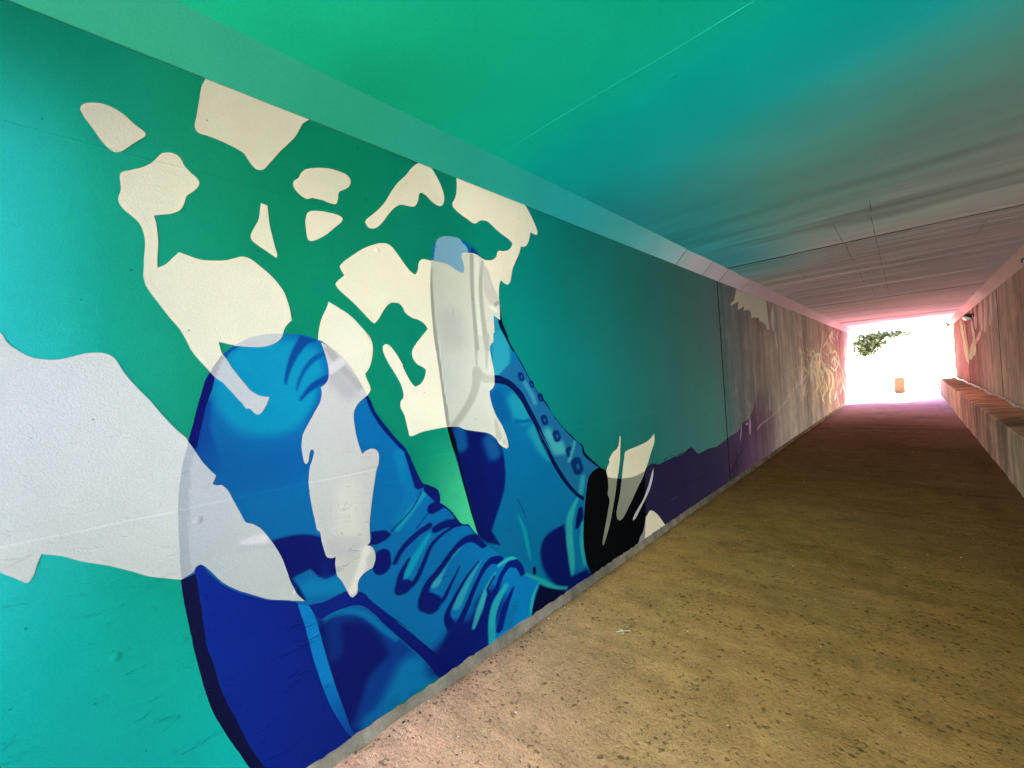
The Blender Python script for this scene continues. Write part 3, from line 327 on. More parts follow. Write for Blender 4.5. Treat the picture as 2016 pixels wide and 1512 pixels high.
  ((255,214,160),0.6,[0.0071,0.0159,0.0124,0.0071],0.0141,0.159,[(14.604,1.659),(14.202,1.446),(14.599,1.295)]),
  ((255,240,214),0.6,[0.0062,0.0139,0.0108,0.0062],0.0123,0.189,[(12.183,2.403),(11.891,2.205),(12.127,2.091)]),
  ((255,214,160),0.6,[0.0061,0.0138,0.0107,0.0061],0.0122,0.186,[(11.626,1.942),(11.957,1.765),(11.793,1.552)]),
  ((255,214,160),0.6,[0.0087,0.0195,0.0152,0.0087],0.0173,0.127,[(16.651,1.678),(17.4,1.465),(17.973,1.107),(17.22,0.833)]),
  ((255,240,214),0.6,[0.0061,0.0138,0.0107,0.0061],0.0122,0.186,[(11.577,1.868),(11.986,1.69),(11.811,1.479)]),
  ((255,214,160),0.6,[0.0067,0.015,0.0117,0.0067],0.0133,0.162,[(14.208,1.238),(14.335,0.948),(13.585,0.777),(13.903,0.584)]),
  ((255,214,160),0.6,[0.0064,0.0145,0.0113,0.0064],0.0129,0.175,[(12.399,1.733),(12.774,1.508),(12.607,1.222)]),
  ((255,240,214),0.6,[0.0056,0.0125,0.0097,0.0056],0.0111,0.196,[(11.057,1.221),(11.004,0.882)]),
  ((255,214,160),0.6,[0.0072,0.0163,0.0127,0.0072],0.0145,0.147,[(15.361,0.808),(15.019,0.526)]),
 ],
}

# ------------------------------------------------------------------ helpers
def s2l(c):
    c = np.asarray(c, float) / 255.0
    return np.where(c <= 0.04045, c / 12.92, ((c + 0.055) / 1.055) ** 2.4)

def link(name, me, parent=None, mat=None, loc=None):
    o = bpy.data.objects.new(name, me)
    COL.objects.link(o)
    if parent is not None:
        o.parent = parent
    if loc is not None:
        o.location = loc
    if mat is not None and me is not None and not me.materials:
        me.materials.append(mat)
    return o

def tag(o, label=None, cat=None, group=None, kind=None):
    for k, v in (('label', label), ('category', cat), ('group', group), ('kind', kind)):
        if v:
            o[k] = v
    return o

def empty(name, loc=(0, 0, 0)):
    o = bpy.data.objects.new(name, None)
    o.empty_display_size = 0.1
    COL.objects.link(o)
    o.location = loc
    return o

def mesh(name, verts, faces, cols=None, smooth=False):
    me = bpy.data.meshes.new(name)
    me.from_pydata([tuple(map(float, v)) for v in verts], [], [tuple(map(int, f)) for f in faces])
    if cols is not None:
        a = me.color_attributes.new('base_colour', 'FLOAT_COLOR', 'POINT')
        buf = np.ones((len(me.vertices), 4), np.float32)
        buf[:, :3] = cols
        a.data.foreach_set('color', buf.ravel())
    if smooth:
        me.polygons.foreach_set('use_smooth', [True] * len(me.polygons))
    me.update()
    return me

def catmull(P, closed, n=4, corner=52):
    P = [np.array(p, float) for p in P]
    m = len(P)
    if m < 3:
        return np.array(P)
    out = []
    def is_corner(i):
        if not closed and i in (0, m - 1):
            return True
        a = P[i] - P[i - 1]; b = P[(i + 1) % m] - P[i]
        ca = a.dot(b) / (np.linalg.norm(a) * np.linalg.norm(b) + 1e-12)
        return math.degrees(math.acos(max(-1, min(1, ca)))) > corner
    cor = [is_corner(i) for i in range(m)]
    segs = m if closed else m - 1
    for i in range(segs):
        j = (i + 1) % m
        p1, p2 = P[i], P[j]
        d = np.linalg.norm(p2 - p1)
        def lim(t):
            L = np.linalg.norm(t)
            return t if L <= d * 1.2 else t * (d * 1.2 / L)
        t1 = lim((p2 - P[i - 1]) / 2) if not cor[i] else (p2 - p1) * 0.6
        t2 = lim((P[(j + 1) % m] - p1) / 2) if not cor[j] else (p2 - p1) * 0.6
        for k in range(n):
            u = k / n
            h00 = 2*u**3 - 3*u**2 + 1; h10 = u**3 - 2*u**2 + u
            h01 = -2*u**3 + 3*u**2; h11 = u**3 - u**2
            out.append(h00*p1 + h10*t1 + h01*p2 + h11*t2)
    if not closed:
        out.append(P[-1])
    return np.array(out)

def inside(poly, Q):
    x, y = Q[:, 0], Q[:, 1]
    c = np.zeros(len(Q), bool)
    n = len(poly)
    for i in range(n):
        x1, y1 = poly[i]; x2, y2 = poly[(i + 1) % n]
        if y1 == y2:
            continue
        t = (y1 > y) != (y2 > y)
        c ^= t & (x < (x2 - x1) * (y - y1) / (y2 - y1) + x1)
    return c

def seg_dist(Q, pl, closed):
    """distance to a polyline and the parameter (0..1) of the nearest point"""
    n = len(pl)
    best = np.full(len(Q), 1e9); par = np.zeros(len(Q))
    m = n if closed else n - 1
    for i in range(m):
        a = pl[i]; b = pl[(i + 1) % n]
        d = b - a; L = d.dot(d) + 1e-12
        t = np.clip(((Q - a) @ d) / L, 0, 1)
        e = np.hypot(Q[:, 0] - a[0] - t * d[0], Q[:, 1] - a[1] - t * d[1])
        k = e < best
        best[k] = e[k]; par[k] = (i + t[k]) / max(1, m)
    return best, par

def sstep(a, b, x):
    t = np.clip((x - a) / (b - a + 1e-9), 0, 1)
    return t * t * (3 - 2 * t)

def spray(sheet, base, Q):
    """airbrush strokes over a base colour: sRGB colour of every point (Y, Z) of Q"""
    c = np.tile(np.asarray(base, float), (len(Q), 1)) if np.ndim(base) == 1 else np.array(base, float)
    for col, al, w, soft, r, pl in STROKES[sheet]:
        S = np.array(pl) * (r, 1)
        q = Q * (r, 1)
        if w is None:
            pad = soft
        else:
            pad = max(w) + soft
        lo, hi = S.min(0) - pad, S.max(0) + pad
        k = np.where((q[:, 0] > lo[0]) & (q[:, 0] < hi[0]) & (q[:, 1] > lo[1]) & (q[:, 1] < hi[1]))[0]
        if not len(k):
            continue
        qk = q[k]
        if w is None:
            S = catmull(S, True, 3)
            d, _ = seg_dist(qk, S, True)
            d = np.where(inside(S, qk), -d, d)
            a = 1 - sstep(-soft / 2, soft / 2, d)
        else:
            S = catmull(S, False, 4) if len(S) > 2 else S
            d, t = seg_dist(qk, S, False)
            ww = np.interp(t, np.linspace(0, 1, len(w)), w) if len(w) > 1 else w[0]
            a = 1 - sstep(ww - soft / 2, ww + soft / 2, d)
        a = (a * al)[:, None]
        c[k] = c[k] * (1 - a) + np.array(col, float) * a
    return c

# sRGB seen -> base colour, scaled against the measured light along the tunnel
def base_colour(srgb, gain=1.0, lo=0.003, hi=0.78):
    a = s2l(srgb) * gain
    a = a * np.minimum(1.0, hi / np.maximum(a.max(-1, keepdims=True), 1e-6))
    return np.clip(a, lo, hi)

# ------------------------------------------------------------------ materials
def new_mat(name, rough=0.6, spec=0.3):
    m = bpy.data.materials.new(name)
    m.use_nodes = True
    nt = m.node_tree
    b = nt.nodes['Principled BSDF']
    b.inputs['Roughness'].default_value = rough
    b.inputs['Specular IOR Level'].default_value = spec
    return m, nt, b

def N(nt, t, **kw):
    n = nt.nodes.new(t)
    for k, v in kw.items():
        if k in ('operation', 'blend_type', 'data_type', 'feature', 'attribute_name', 'noise_dimensions', 'interpolation_type'):
            setattr(n, k, v)
        else:
            n.inputs[k].default_value = v
    return n

def coords(nt, scale=(1, 1, 1), rot=(0, 0, 0)):
    g = N(nt, 'ShaderNodeNewGeometry')
    mp = N(nt, 'ShaderNodeMapping')
    mp.inputs['Scale'].default_value = scale
    mp.inputs['Rotation'].default_value = rot
    nt.links.new(g.outputs['Position'], mp.inputs['Vector'])
    return mp.outputs[0]

def ramp(nt, src, stops):
    r = N(nt, 'ShaderNodeValToRGB')
    el = r.color_ramp.elements
    while len(el) < len(stops):
        el.new(0.5)
    for e, (p, c) in zip(el, stops):
        e.position = p
        e.color = (c, c, c, 1) if np.isscalar(c) else (*c, 1)
    nt.links.new(src, r.inputs[0])
    return r.outputs[0]

def noise(nt, vec, scale, detail=4, rough=0.55, dist=0.0):
    n = N(nt, 'ShaderNodeTexNoise', Scale=scale, Detail=detail, Roughness=rough, Distortion=dist)
    nt.links.new(vec, n.inputs['Vector'])
    return n.outputs['Fac']

def math_(nt, op, a, b):
    n = N(nt, 'ShaderNodeMath', operation=op)
    for i, v in enumerate((a, b)):
        if hasattr(v, 'is_output'):
            nt.links.new(v, n.inputs[i])
        else:
            n.inputs[i].default_value = v
    return n.outputs[0]

def mul_col(nt, col, fac):
    n = N(nt, 'ShaderNodeVectorMath', operation='MULTIPLY')
    nt.links.new(col, n.inputs[0])
    nt.links.new(fac, n.inputs[1])
    return n.outputs[0]

def bump(nt, b, terms):
    """terms: (height socket, distance in metres)"""
    last = None
    for h, d in terms:
        n = N(nt, 'ShaderNodeBump', Strength=1.0, Distance=d)
        nt.links.new(h, n.inputs['Height'])
        if last is not None:
            nt.links.new(last, n.inputs['Normal'])
        last = n.outputs[0]
    nt.links.new(last, b.inputs['Normal'])

def band(nt, sock, centre, half):
    """1 on a thin line at 'centre', 0 elsewhere"""
    d = math_(nt, 'ABSOLUTE', math_(nt, 'SUBTRACT', sock, centre), 0)
    return math_(nt, 'MAXIMUM', math_(nt, 'SUBTRACT', 1.0, math_(nt, 'DIVIDE', d, half)), 0.0)

def paint_mat(name, spec=0.0, streaks=0.0, scrape=1.0, relief=1.0, rough=0.55, lines=True, speck=1.0):
    m, nt, b = new_mat(name, rough, spec)
    at = N(nt, 'ShaderNodeAttribute', attribute_name='base_colour')
    base = at.outputs['Color']
    v = coords(nt)
    f = ramp(nt, noise(nt, v, 140, 2, 0.7), [(0.25, 0.93), (0.75, 1.07)])
    f2 = ramp(nt, noise(nt, v, 1.7, 5, 0.6), [(0.3, 0.94), (0.7, 1.05)])
    base = mul_col(nt, mul_col(nt, base, f), f2)
    # tiny dark pinholes
    vo = N(nt, 'ShaderNodeTexVoronoi', Scale=11.0)
    nt.links.new(v, vo.inputs['Vector'])
    pin = ramp(nt, vo.outputs['Distance'], [(0.022, 0.45), (0.05, 1.0)])
    if speck:
        base = mul_col(nt, base, pin)
    if streaks:
        s1 = noise(nt, coords(nt, (1.9, 1.9, 0.3)), 1.0, 4, 0.6, 0.9)
        s2 = noise(nt, coords(nt, (4, 4.0, 0.6)), 1.0, 4, 0.6, 1.6)
        base = mul_col(nt, base, ramp(nt, s1, [(0.34, 1 - 0.8 * streaks), (0.52, 1.0), (0.68, 1 + 0.45 * streaks)]))
        base = mul_col(nt, base, ramp(nt, noise(nt, coords(nt, (1, 1.4, 1.4)), 1.0, 6, 0.7, 1.0), [(0.32, 1 - 0.5 * streaks), (0.6, 1 + 0.25 * streaks)]))
        base = mul_col(nt, base, ramp(nt, s2, [(0.3, 1 - 0.3 * streaks), (0.65, 1 + 0.15 * streaks)]))
    nt.links.new(base, b.inputs['Base Color'])
    r = ramp(nt, noise(nt, v, 6, 4), [(0.3, rough - 0.1), (0.7, rough + 0.15)])
    nt.links.new(r, b.inputs['Roughness'])
    # relief: roller texture, trowel scrapes, blisters, formwork lines
    fine = noise(nt, v, 190, 3, 0.6)
    wave = noise(nt, v, 2.2, 3, 0.5)
    scr = noise(nt, coords(nt, (1, 9.0, 26.0), (math.radians(-24), 0, 0)), 1.0, 5, 0.65, 0.5)
    scr = ramp(nt, scr, [(0.57, 0.0), (0.64, 1.0)])
    gate = ramp(nt, noise(nt, v, 2.6, 2), [(0.45, 0.0), (0.58, 1.0)])
    scr = math_(nt, 'MULTIPLY', scr, gate)
    sz = N(nt, 'ShaderNodeSeparateXYZ')
    nt.links.new(v, sz.inputs[0])
    lowz = N(nt, 'ShaderNodeMapRange', **{'From Min': 0.9, 'From Max': 1.5, 'To Min': 1.0, 'To Max': 0.12})
    nt.links.new(sz.outputs['Z'], lowz.inputs['Value'])
    scr = math_(nt, 'MULTIPLY', scr, lowz.outputs[0])
    vb = N(nt, 'ShaderNodeTexVoronoi', Scale=4.2)
    nt.links.new(coords(nt, (1, 1, 1), (0.3, 0.2, 0.1)), vb.inputs['Vector'])
    blis = ramp(nt, vb.outputs['Distance'], [(0.02, 1.0), (0.07, 0.0)])
    terms = [(wave, 0.006 * relief), (fine, 0.0009 * relief), (scr, 0.0022 * scrape), (blis, 0.003 * relief)]
    if lines:
        sep = N(nt, 'ShaderNodeSeparateXYZ')
        g = N(nt, 'ShaderNodeNewGeometry')
        nt.links.new(g.outputs['Position'], sep.inputs[0])
        wob = math_(nt, 'MULTIPLY', math_(nt, 'SUBTRACT', noise(nt, v, 5, 3), 0.5), 0.012)
        zz = math_(nt, 'ADD', sep.outputs['Z'], wob)
        yy = math_(nt, 'ADD', sep.outputs['Y'], wob)
        terms.append((band(nt, zz, 2.346, 0.006), 0.0012))
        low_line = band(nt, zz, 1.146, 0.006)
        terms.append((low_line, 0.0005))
        lit_ridge = math_(nt, 'ADD', 1.0, math_(nt, 'MULTIPLY', low_line, 0.13))  # lower formwork line painted lighter, like a ridge catching light
        nt.links.new(mul_col(nt, base, lit_ridge), b.inputs['Base Color'])
        terms.append((band(nt, yy, 1.965, 0.004), 0.0012))
    bump(nt, b, terms)
    return m

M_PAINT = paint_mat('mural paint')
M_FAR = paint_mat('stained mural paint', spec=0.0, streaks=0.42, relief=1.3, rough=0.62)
M_CEIL = paint_mat('ceiling paint', spec=0.0, scrape=0.35, relief=0.9, lines=False, speck=0)

def board_mat():
    m, nt, b = new_mat('board marked concrete', 0.8, 0.0)
    at = N(nt, 'ShaderNodeAttribute', attribute_name='base_colour')
    v = coords(nt)
    s1 = noise(nt, coords(nt, (0.3, 2.6, 1)), 1.0, 7, 0.68, 0.8)
    s2 = noise(nt, coords(nt, (0.9, 9, 1)), 1.0, 5, 0.65, 0.6)
    base = mul_col(nt, at.outputs['Color'], ramp(nt, s1, [(0.3, 0.72), (0.55, 1.0), (0.75, 1.16)]))
    base = mul_col(nt, base, ramp(nt, s2, [(0.3, 0.86), (0.7, 1.08)]))
    base = mul_col(nt, base, ramp(nt, noise(nt, v, 150, 2, 0.7), [(0.25, 0.9), (0.75, 1.1)]))
    nt.links.new(base, b.inputs['Base Color'])
    bump(nt, b, [(s1, 0.02), (s2, 0.004), (noise(nt, v, 120, 3), 0.001)])
    return m
M_BOARD = board_mat()

def concrete_mat(name, c, var=0.3, streak=0.4, rough=0.85, fine=90):
    m, nt, b = new_mat(name, rough, 0.0)
    v = coords(nt)
    n1 = noise(nt, v, 3.0, 6, 0.65)
    n2 = noise(nt, v, fine, 3, 0.7)
    n3 = noise(nt, coords(nt, (7, 7, 0.5)), 1.0, 5, 0.6, 0.4)
    rgb = N(nt, 'ShaderNodeRGB')
    rgb.outputs[0].default_value = (*c, 1)
    base = mul_col(nt, rgb.outputs[0], ramp(nt, n1, [(0.3, 1 - var), (0.7, 1 + var)]))
    base = mul_col(nt, base, ramp(nt, n2, [(0.25, 0.82), (0.75, 1.15)]))
    base = mul_col(nt, base, ramp(nt, n3, [(0.3, 1 - streak), (0.6, 1.0), (0.75, 1 + streak * 0.4)]))
    nt.links.new(base, b.inputs['Base Color'])
    bump(nt, b, [(n1, 0.012), (n2, 0.003), (n3, 0.004)])
    return m

def floor_mat():
    m, nt, b = new_mat('dusty concrete floor', 0.95, 0.0)
    at = N(nt, 'ShaderNodeAttribute', attribute_name='base_colour')
    v = coords(nt)
    big = noise(nt, v, 1.1, 6, 0.6, 0.3)
    mid = noise(nt, v, 7, 6, 0.62, 0.2)
    fin = noise(nt, v, 70, 4, 0.75)
    grit = noise(nt, v, 260, 2, 0.8)
    spot = ramp(nt, noise(nt, v, 38, 3, 0.65, 0.1), [(0.56, 1.0), (0.66, 0.5)])
    gate = ramp(nt, noise(nt, v, 2.3, 3), [(0.38, 0.0), (0.58, 1.0)])
    mixn = N(nt, 'ShaderNodeMix', data_type='FLOAT')
    nt.links.new(gate, mixn.inputs[0])
    mixn.inputs[2].default_value = 1.0
    nt.links.new(spot, mixn.inputs[3])
    strk = noise(nt, coords(nt, (0.6, 6, 1)), 1.0, 5, 0.6, 0.7)
    pv = N(nt, 'ShaderNodeTexVoronoi', Scale=26.0, Randomness=1.0)
    wn_ = N(nt, 'ShaderNodeTexNoise', Scale=45.0, Detail=3.0)
    nt.links.new(v, wn_.inputs['Vector'])
    wv = N(nt, 'ShaderNodeVectorMath', operation='SCALE')
    nt.links.new(wn_.outputs['Color'], wv.inputs[0])
    wv.inputs['Scale'].default_value = 0.034
    wa = N(nt, 'ShaderNodeVectorMath', operation='ADD')
    nt.links.new(v, wa.inputs[0])
    nt.links.new(wv.outputs[0], wa.inputs[1])
    nt.links.new(wa.outputs[0], pv.inputs['Vector'])
    pgate = ramp(nt, noise(nt, v, 6.5, 3), [(0.44, 0.0), (0.60, 0.22)])
    pit = math_(nt, 'SUBTRACT', pv.outputs['Distance'], pgate)
    pit = ramp(nt, pit, [(0.0, 0.5), (0.12, 1.0)])
    base = mul_col(nt, at.outputs['Color'], ramp(nt, big, [(0.3, 0.92), (0.7, 1.07)]))
    base = mul_col(nt, base, ramp(nt, mid, [(0.3, 0.82), (0.7, 1.1)]))
    base = mul_col(nt, base, ramp(nt, fin, [(0.28, 0.70), (0.7, 1.2)]))
    base = mul_col(nt, base, ramp(nt, grit, [(0.25, 0.86), (0.75, 1.12)]))
    base = mul_col(nt, base, ramp(nt, strk, [(0.3, 0.86), (0.6, 1.04)]))
    base = mul_col(nt, base, mixn.outputs[0])
    base = mul_col(nt, base, pit)
    nt.links.new(base, b.inputs['Base Color'])
    bump(nt, b, [(big, 0.02), (mid, 0.009), (spot, 0.004), (pit, 0.004), (fin, 0.004), (strk, 0.003), (grit, 0.001)])
    return m
M_FLOOR = floor_mat()
M_LEDGE = concrete_mat('ledge concrete', (0.30, 0.235, 0.20), 0.25, 0.5)
M_STRIP = concrete_mat('bare concrete footing', (0.20, 0.14, 0.095), 0.45, 0.35, fine=45)
M_EARTH = concrete_mat('embankment earth', (0.16, 0.13, 0.08), 0.3, 0.0)
M_GROUND = concrete_mat('pale gravel ground', (0.42, 0.38, 0.32), 0.15, 0.0)
M_PIPE = concrete_mat('white plastic pipe', (0.66, 0.60, 0.54), 0.25, 0.3, 0.9)

def plain(name, c, rough=0.6, metal=0.0, var=0.12, scale=30):
    m, nt, b = new_mat(name, rough, 0.4)
    b.inputs['Metallic'].default_value = metal
    rgb = N(nt, 'ShaderNodeRGB')
    rgb.outputs[0].default_value = (*c, 1)
    nt.links.new(mul_col(nt, rgb.outputs[0], ramp(nt, noise(nt, coords(nt), scale, 4), [(0.3, 1 - var), (0.7, 1 + var)])), b.inputs['Base Color'])
    return m

# ------------------------------------------------------------------ colour of the painted surfaces
def prof(stops, y):
    ys = [s[0] for s in stops]
    cs = np.array([s[1] for s in stops], float)
    return np.stack([np.interp(y, ys, cs[:, i]) for i in range(3)], 1)

# measured light per surface; divides the seen colours, so dim stretches come out paler
WALL_LIGHT_T = [(-0.04,(2.663,3.295,2.955)),(0.09,(2.431,3.007,2.696)),(0.25,(2.071,2.562,2.297)),(0.48,(1.723,2.132,1.912)),(0.84,(1.379,1.707,1.53)),(1.45,(1.033,1.278,1.146)),(1.78,(0.689,0.853,0.764)),(3.65,(0.469,0.58,0.52)),(4.74,(0.417,0.475,0.427)),(5.6,(0.374,0.385,0.338)),(7.23,(0.307,0.283,0.237)),(8.89,(0.285,0.229,0.185)),(10.84,(0.351,0.247,0.2)),(13.49,(0.649,0.437,0.354)),(17.48,(1.621,1.183,0.945)),(20.26,(4.633,3.647,2.937))]
def wall_light(y, u=None):
    return prof(WALL_LIGHT_T, y)
FLOOR_LIGHT_T = [(0.86,(0.529,0.874,1.093)),(1.35,(0.659,1.082,1.315)),(1.63,(0.706,1.135,1.341)),(2.36,(0.612,0.955,1.123)),(3.27,(0.485,0.723,0.841)),(4.2,(0.391,0.538,0.61)),(5.26,(0.34,0.423,0.462)),(7.32,(0.341,0.372,0.385)),(10.25,(0.464,0.424,0.412)),(13.64,(0.828,0.67,0.622)),(16.36,(1.524,1.202,1.126)),(18.77,(2.713,2.145,2.05))]
def floor_light(y, u=None):
    return prof(FLOOR_LIGHT_T, y)
CEIL_LIGHT_T = [(1.06,(1.048,1.09,1.008)),(1.4,(0.923,0.913,0.836)),(1.68,(0.837,0.804,0.732)),(2.2,(0.741,0.72,0.646)),(2.48,(0.641,0.655,0.579)),(2.82,(0.532,0.575,0.508)),(3.18,(0.438,0.478,0.424)),(3.8,(0.362,0.38,0.333)),(4.84,(0.282,0.277,0.239)),(5.5,(0.212,0.194,0.166)),(7.37,(0.17,0.146,0.123)),(8.05,(0.163,0.127,0.106)),(11.26,(0.175,0.122,0.103)),(12.32,(0.181,0.117,0.104)),(16.63,(0.352,0.229,0.22)),(18.48,(1.656,1.188,1.258))]
def ceil_light(y, u=None):
    return prof(CEIL_LIGHT_T, y)
CHAM_LIGHT_T = [(0.3,(1.902,2.008,1.777)),(0.7,(1.602,1.686,1.495)),(1.2,(1.317,1.394,1.222)),(1.8,(1.024,1.098,0.961)),(2.5,(0.75,0.821,0.729)),(3.3,(0.538,0.597,0.533)),(4.3,(0.35,0.377,0.335)),(5.3,(0.188,0.189,0.166)),(6.7,(0.147,0.132,0.113)),(8.5,(0.163,0.126,0.107)),(10.5,(0.178,0.118,0.104)),(13.5,(0.186,0.114,0.104)),(17.0,(0.541,0.369,0.355)),(21.0,(3.526,3.531,3.66))]
def cham_light(y, u=None):
    return prof(CHAM_LIGHT_T, y)
RIGHT_LIGHT_T = [(10.0,(0.368,0.255,0.213)),(11.5,(0.36,0.234,0.193)),(13.0,(0.425,0.271,0.224)),(15.0,(0.776,0.571,0.459)),(17.0,(1.811,1.642,1.336)),(20.0,(4.1,3.806,3.565)),(22.5,(9.502,8.992,9.223))]
def right_light(y, u=None):
    return prof(RIGHT_LIGHT_T, y)
CHAMR_LIGHT_T = [(9.0,(0.165,0.124,0.108)),(10.5,(0.173,0.121,0.104)),(12.5,(0.183,0.117,0.103)),(15.0,(0.179,0.115,0.107)),(18.0,(0.275,0.294,0.298)),(21.0,(0.427,1.373,1.491))]
def chamr_light(y, u=None):
    return prof(CHAMR_LIGHT_T, y)
LEDGE_LIGHT_T = [(6.6,(0.163,0.182,0.197)),(7.5,(0.209,0.213,0.212)),(8.5,(0.208,0.2,0.193)),(9.8,(0.184,0.165,0.157)),(11.5,(0.188,0.155,0.139)),(13.5,(0.294,0.222,0.193)),(16.0,(0.748,0.529,0.498)),(19.0,(2.268,1.591,1.706)),(22.0,(6.822,4.803,5.477))]
def ledge_light(y, u=None):
    return prof(LEDGE_LIGHT_T, y)
WALL_LOW = (1.318,1.318,1.641)
def wall_light2(y, z):
    k = ((1 - sstep(0.2, 1.7, z)) * (1 - sstep(2.5, 5.0, y)))[:, None]
    return wall_light(y) * (1 - k + k * np.array(WALL_LOW))

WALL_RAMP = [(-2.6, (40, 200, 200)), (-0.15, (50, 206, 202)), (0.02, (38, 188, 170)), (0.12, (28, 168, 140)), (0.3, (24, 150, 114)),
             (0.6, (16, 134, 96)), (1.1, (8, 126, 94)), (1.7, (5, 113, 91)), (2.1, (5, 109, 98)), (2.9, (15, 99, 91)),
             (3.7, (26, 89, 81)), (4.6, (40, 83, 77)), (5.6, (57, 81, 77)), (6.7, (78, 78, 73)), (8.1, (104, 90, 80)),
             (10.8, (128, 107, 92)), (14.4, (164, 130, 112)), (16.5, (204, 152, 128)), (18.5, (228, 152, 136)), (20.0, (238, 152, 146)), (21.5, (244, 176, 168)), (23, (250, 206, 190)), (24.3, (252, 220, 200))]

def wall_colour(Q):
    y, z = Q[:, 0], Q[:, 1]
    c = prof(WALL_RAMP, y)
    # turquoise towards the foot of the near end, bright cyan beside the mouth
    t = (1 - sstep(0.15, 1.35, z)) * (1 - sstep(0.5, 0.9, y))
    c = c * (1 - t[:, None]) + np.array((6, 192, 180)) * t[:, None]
    t = sstep(2.25, 2.75, z) * (1 - sstep(0.0, 0.5, y)) * 0.85
    c = c * (1 - t[:, None]) + np.array((16, 140, 106)) * t[:, None]
    # lighter green between the two shoes
    d = np.hypot((y - 1.62) * 1.1, (z - 0.72) * 0.8)
    t = (1 - sstep(0.1, 0.62, d)) * 0.95
    c = c * (1 - t[:, None]) + np.array((62, 186, 132)) * t[:, None]
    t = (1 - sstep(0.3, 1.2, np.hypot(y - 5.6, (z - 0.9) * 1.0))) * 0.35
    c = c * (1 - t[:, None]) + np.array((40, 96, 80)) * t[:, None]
    return c

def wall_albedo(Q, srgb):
    return base_colour(srgb, 1.0 / wall_light2(Q[:, 0], Q[:, 1]))

# ------------------------------------------------------------------ setting: ground, unseen light-blocking embankment, walkway, ceiling
def box(name, x0, x1, y0, y1, z0, z1, parent=None, mat=None):
    v = [(x, y, z) for x in (x0, x1) for y in (y0, y1) for z in (z0, z1)]
    f = [(0, 1, 3, 2), (4, 6, 7, 5), (0, 4, 5, 1), (2, 3, 7, 6), (0, 2, 6, 4), (1, 5, 7, 3)]
    return link(name, mesh(name, v, f), parent, mat)

gv = [(-600, -600, -0.09), (600, -600, -0.09), (600, 600, -0.09), (-600, 600, -0.09)]
tag(link('ground', mesh('ground', gv, [(0, 1, 2, 3)]), None, M_GROUND), kind='structure')

ring_in = [(WL - 0.3, -0.5), (WL - 0.3, ZC + 0.3), (WR + 0.3, ZC + 0.3), (WR + 0.3, -0.5)]
ring_out = [(WL - 10, -0.5), (WL - 4.0, ZC + 2.4), (WR + 4.0, ZC + 2.4), (WR + 10, -0.5)]  # unseen mound around the tunnel, built and raised to block light
ev, ef = [], []
for y in (Y0 + 0.02, Y1 - 0.02):
    ev += [(x, y, z) for x, z in ring_in] + [(x, y, z) for x, z in ring_out]
for i in range(3):
    ef += [(i, i + 1, i + 9, i + 8), (i + 4, i + 12, i + 13, i + 5)]
    ef += [(i, i + 4, i + 5, i + 1), (i + 8, i + 9, i + 13, i + 12)]
tag(link('embankment', mesh('embankment', ev, ef), None, M_EARTH), kind='structure')

M_SEAL = bpy.data.materials.new('dark joint filler')
M_SEAL.use_nodes = True
M_SEAL.node_tree.nodes['Principled BSDF'].inputs['Base Color'].default_value = (0.012, 0.010, 0.009, 1)
M_SEAL.node_tree.nodes['Principled BSDF'].inputs['Roughness'].default_value = 0.9
M_SEAL.node_tree.nodes['Principled BSDF'].inputs['Specular IOR Level'].default_value = 0.0

def slab(name, ys, us, pos, cols, depth, parent, mat, normal):
    """a cast panel: a dense front sheet with four turned-in edges of the given depth"""
    ny, nu = len(ys), len(us)
    YY, UU = np.meshgrid(ys, us, indexing='ij')
    Q = np.stack([YY.ravel(), UU.ravel()], 1)
    V = pos(Q)
    C = cols(Q)
    idx = np.arange(ny * nu).reshape(ny, nu)
    F = np.stack([idx[:-1, :-1].ravel(), idx[1:, :-1].ravel(), idx[1:, 1:].ravel(), idx[:-1, 1:].ravel()], 1)
    rim = np.concatenate([idx[:-1, 0], idx[-1, :-1], idx[:0:-1, -1], idx[0, :0:-1]])
    n0 = len(V)
    back = V[rim] - np.array(normal) * depth
    V = np.vstack([V, back]); C = np.vstack([C, C[rim]])
    k = len(rim)
    S = [(rim[i], n0 + i, n0 + (i + 1) % k, rim[(i + 1) % k]) for i in range(k)]
    F = [tuple(f) for f in F] + S
    if pos.flip:
        F = [f[::-1] for f in F]
    me = mesh(name, V, F, C)
    return link(name, me, parent, mat)

class Pos:
    def __init__(self, fn, flip=False):
        self.fn, self.flip = fn, flip
    def __call__(self, Q):
        return self.fn(Q)

def vnoise(x, y, seed):
    """cheap smooth value noise"""
    r = np.random.RandomState(seed)
    T = r.rand(64, 64)
    xi, yi = np.floor(x).astype(int), np.floor(y).astype(int)
    fx, fy = x - xi, y - yi
    fx, fy = fx * fx * (3 - 2 * fx), fy * fy * (3 - 2 * fy)
    g = lambda a, b: T[a % 64, b % 64]
    return (g(xi, yi) * (1 - fx) + g(xi + 1, yi) * fx) * (1 - fy) + (g(xi, yi + 1) * (1 - fx) + g(xi + 1, yi + 1) * fx) * fy

def fbm(x, y, seed, n=4):
    s, a = 0, 1.0
    for i in range(n):
        s = s + a * (vnoise(x * 2 ** i, y * 2 ** i, seed + i) - 0.5)
        a *= 0.5
    return s

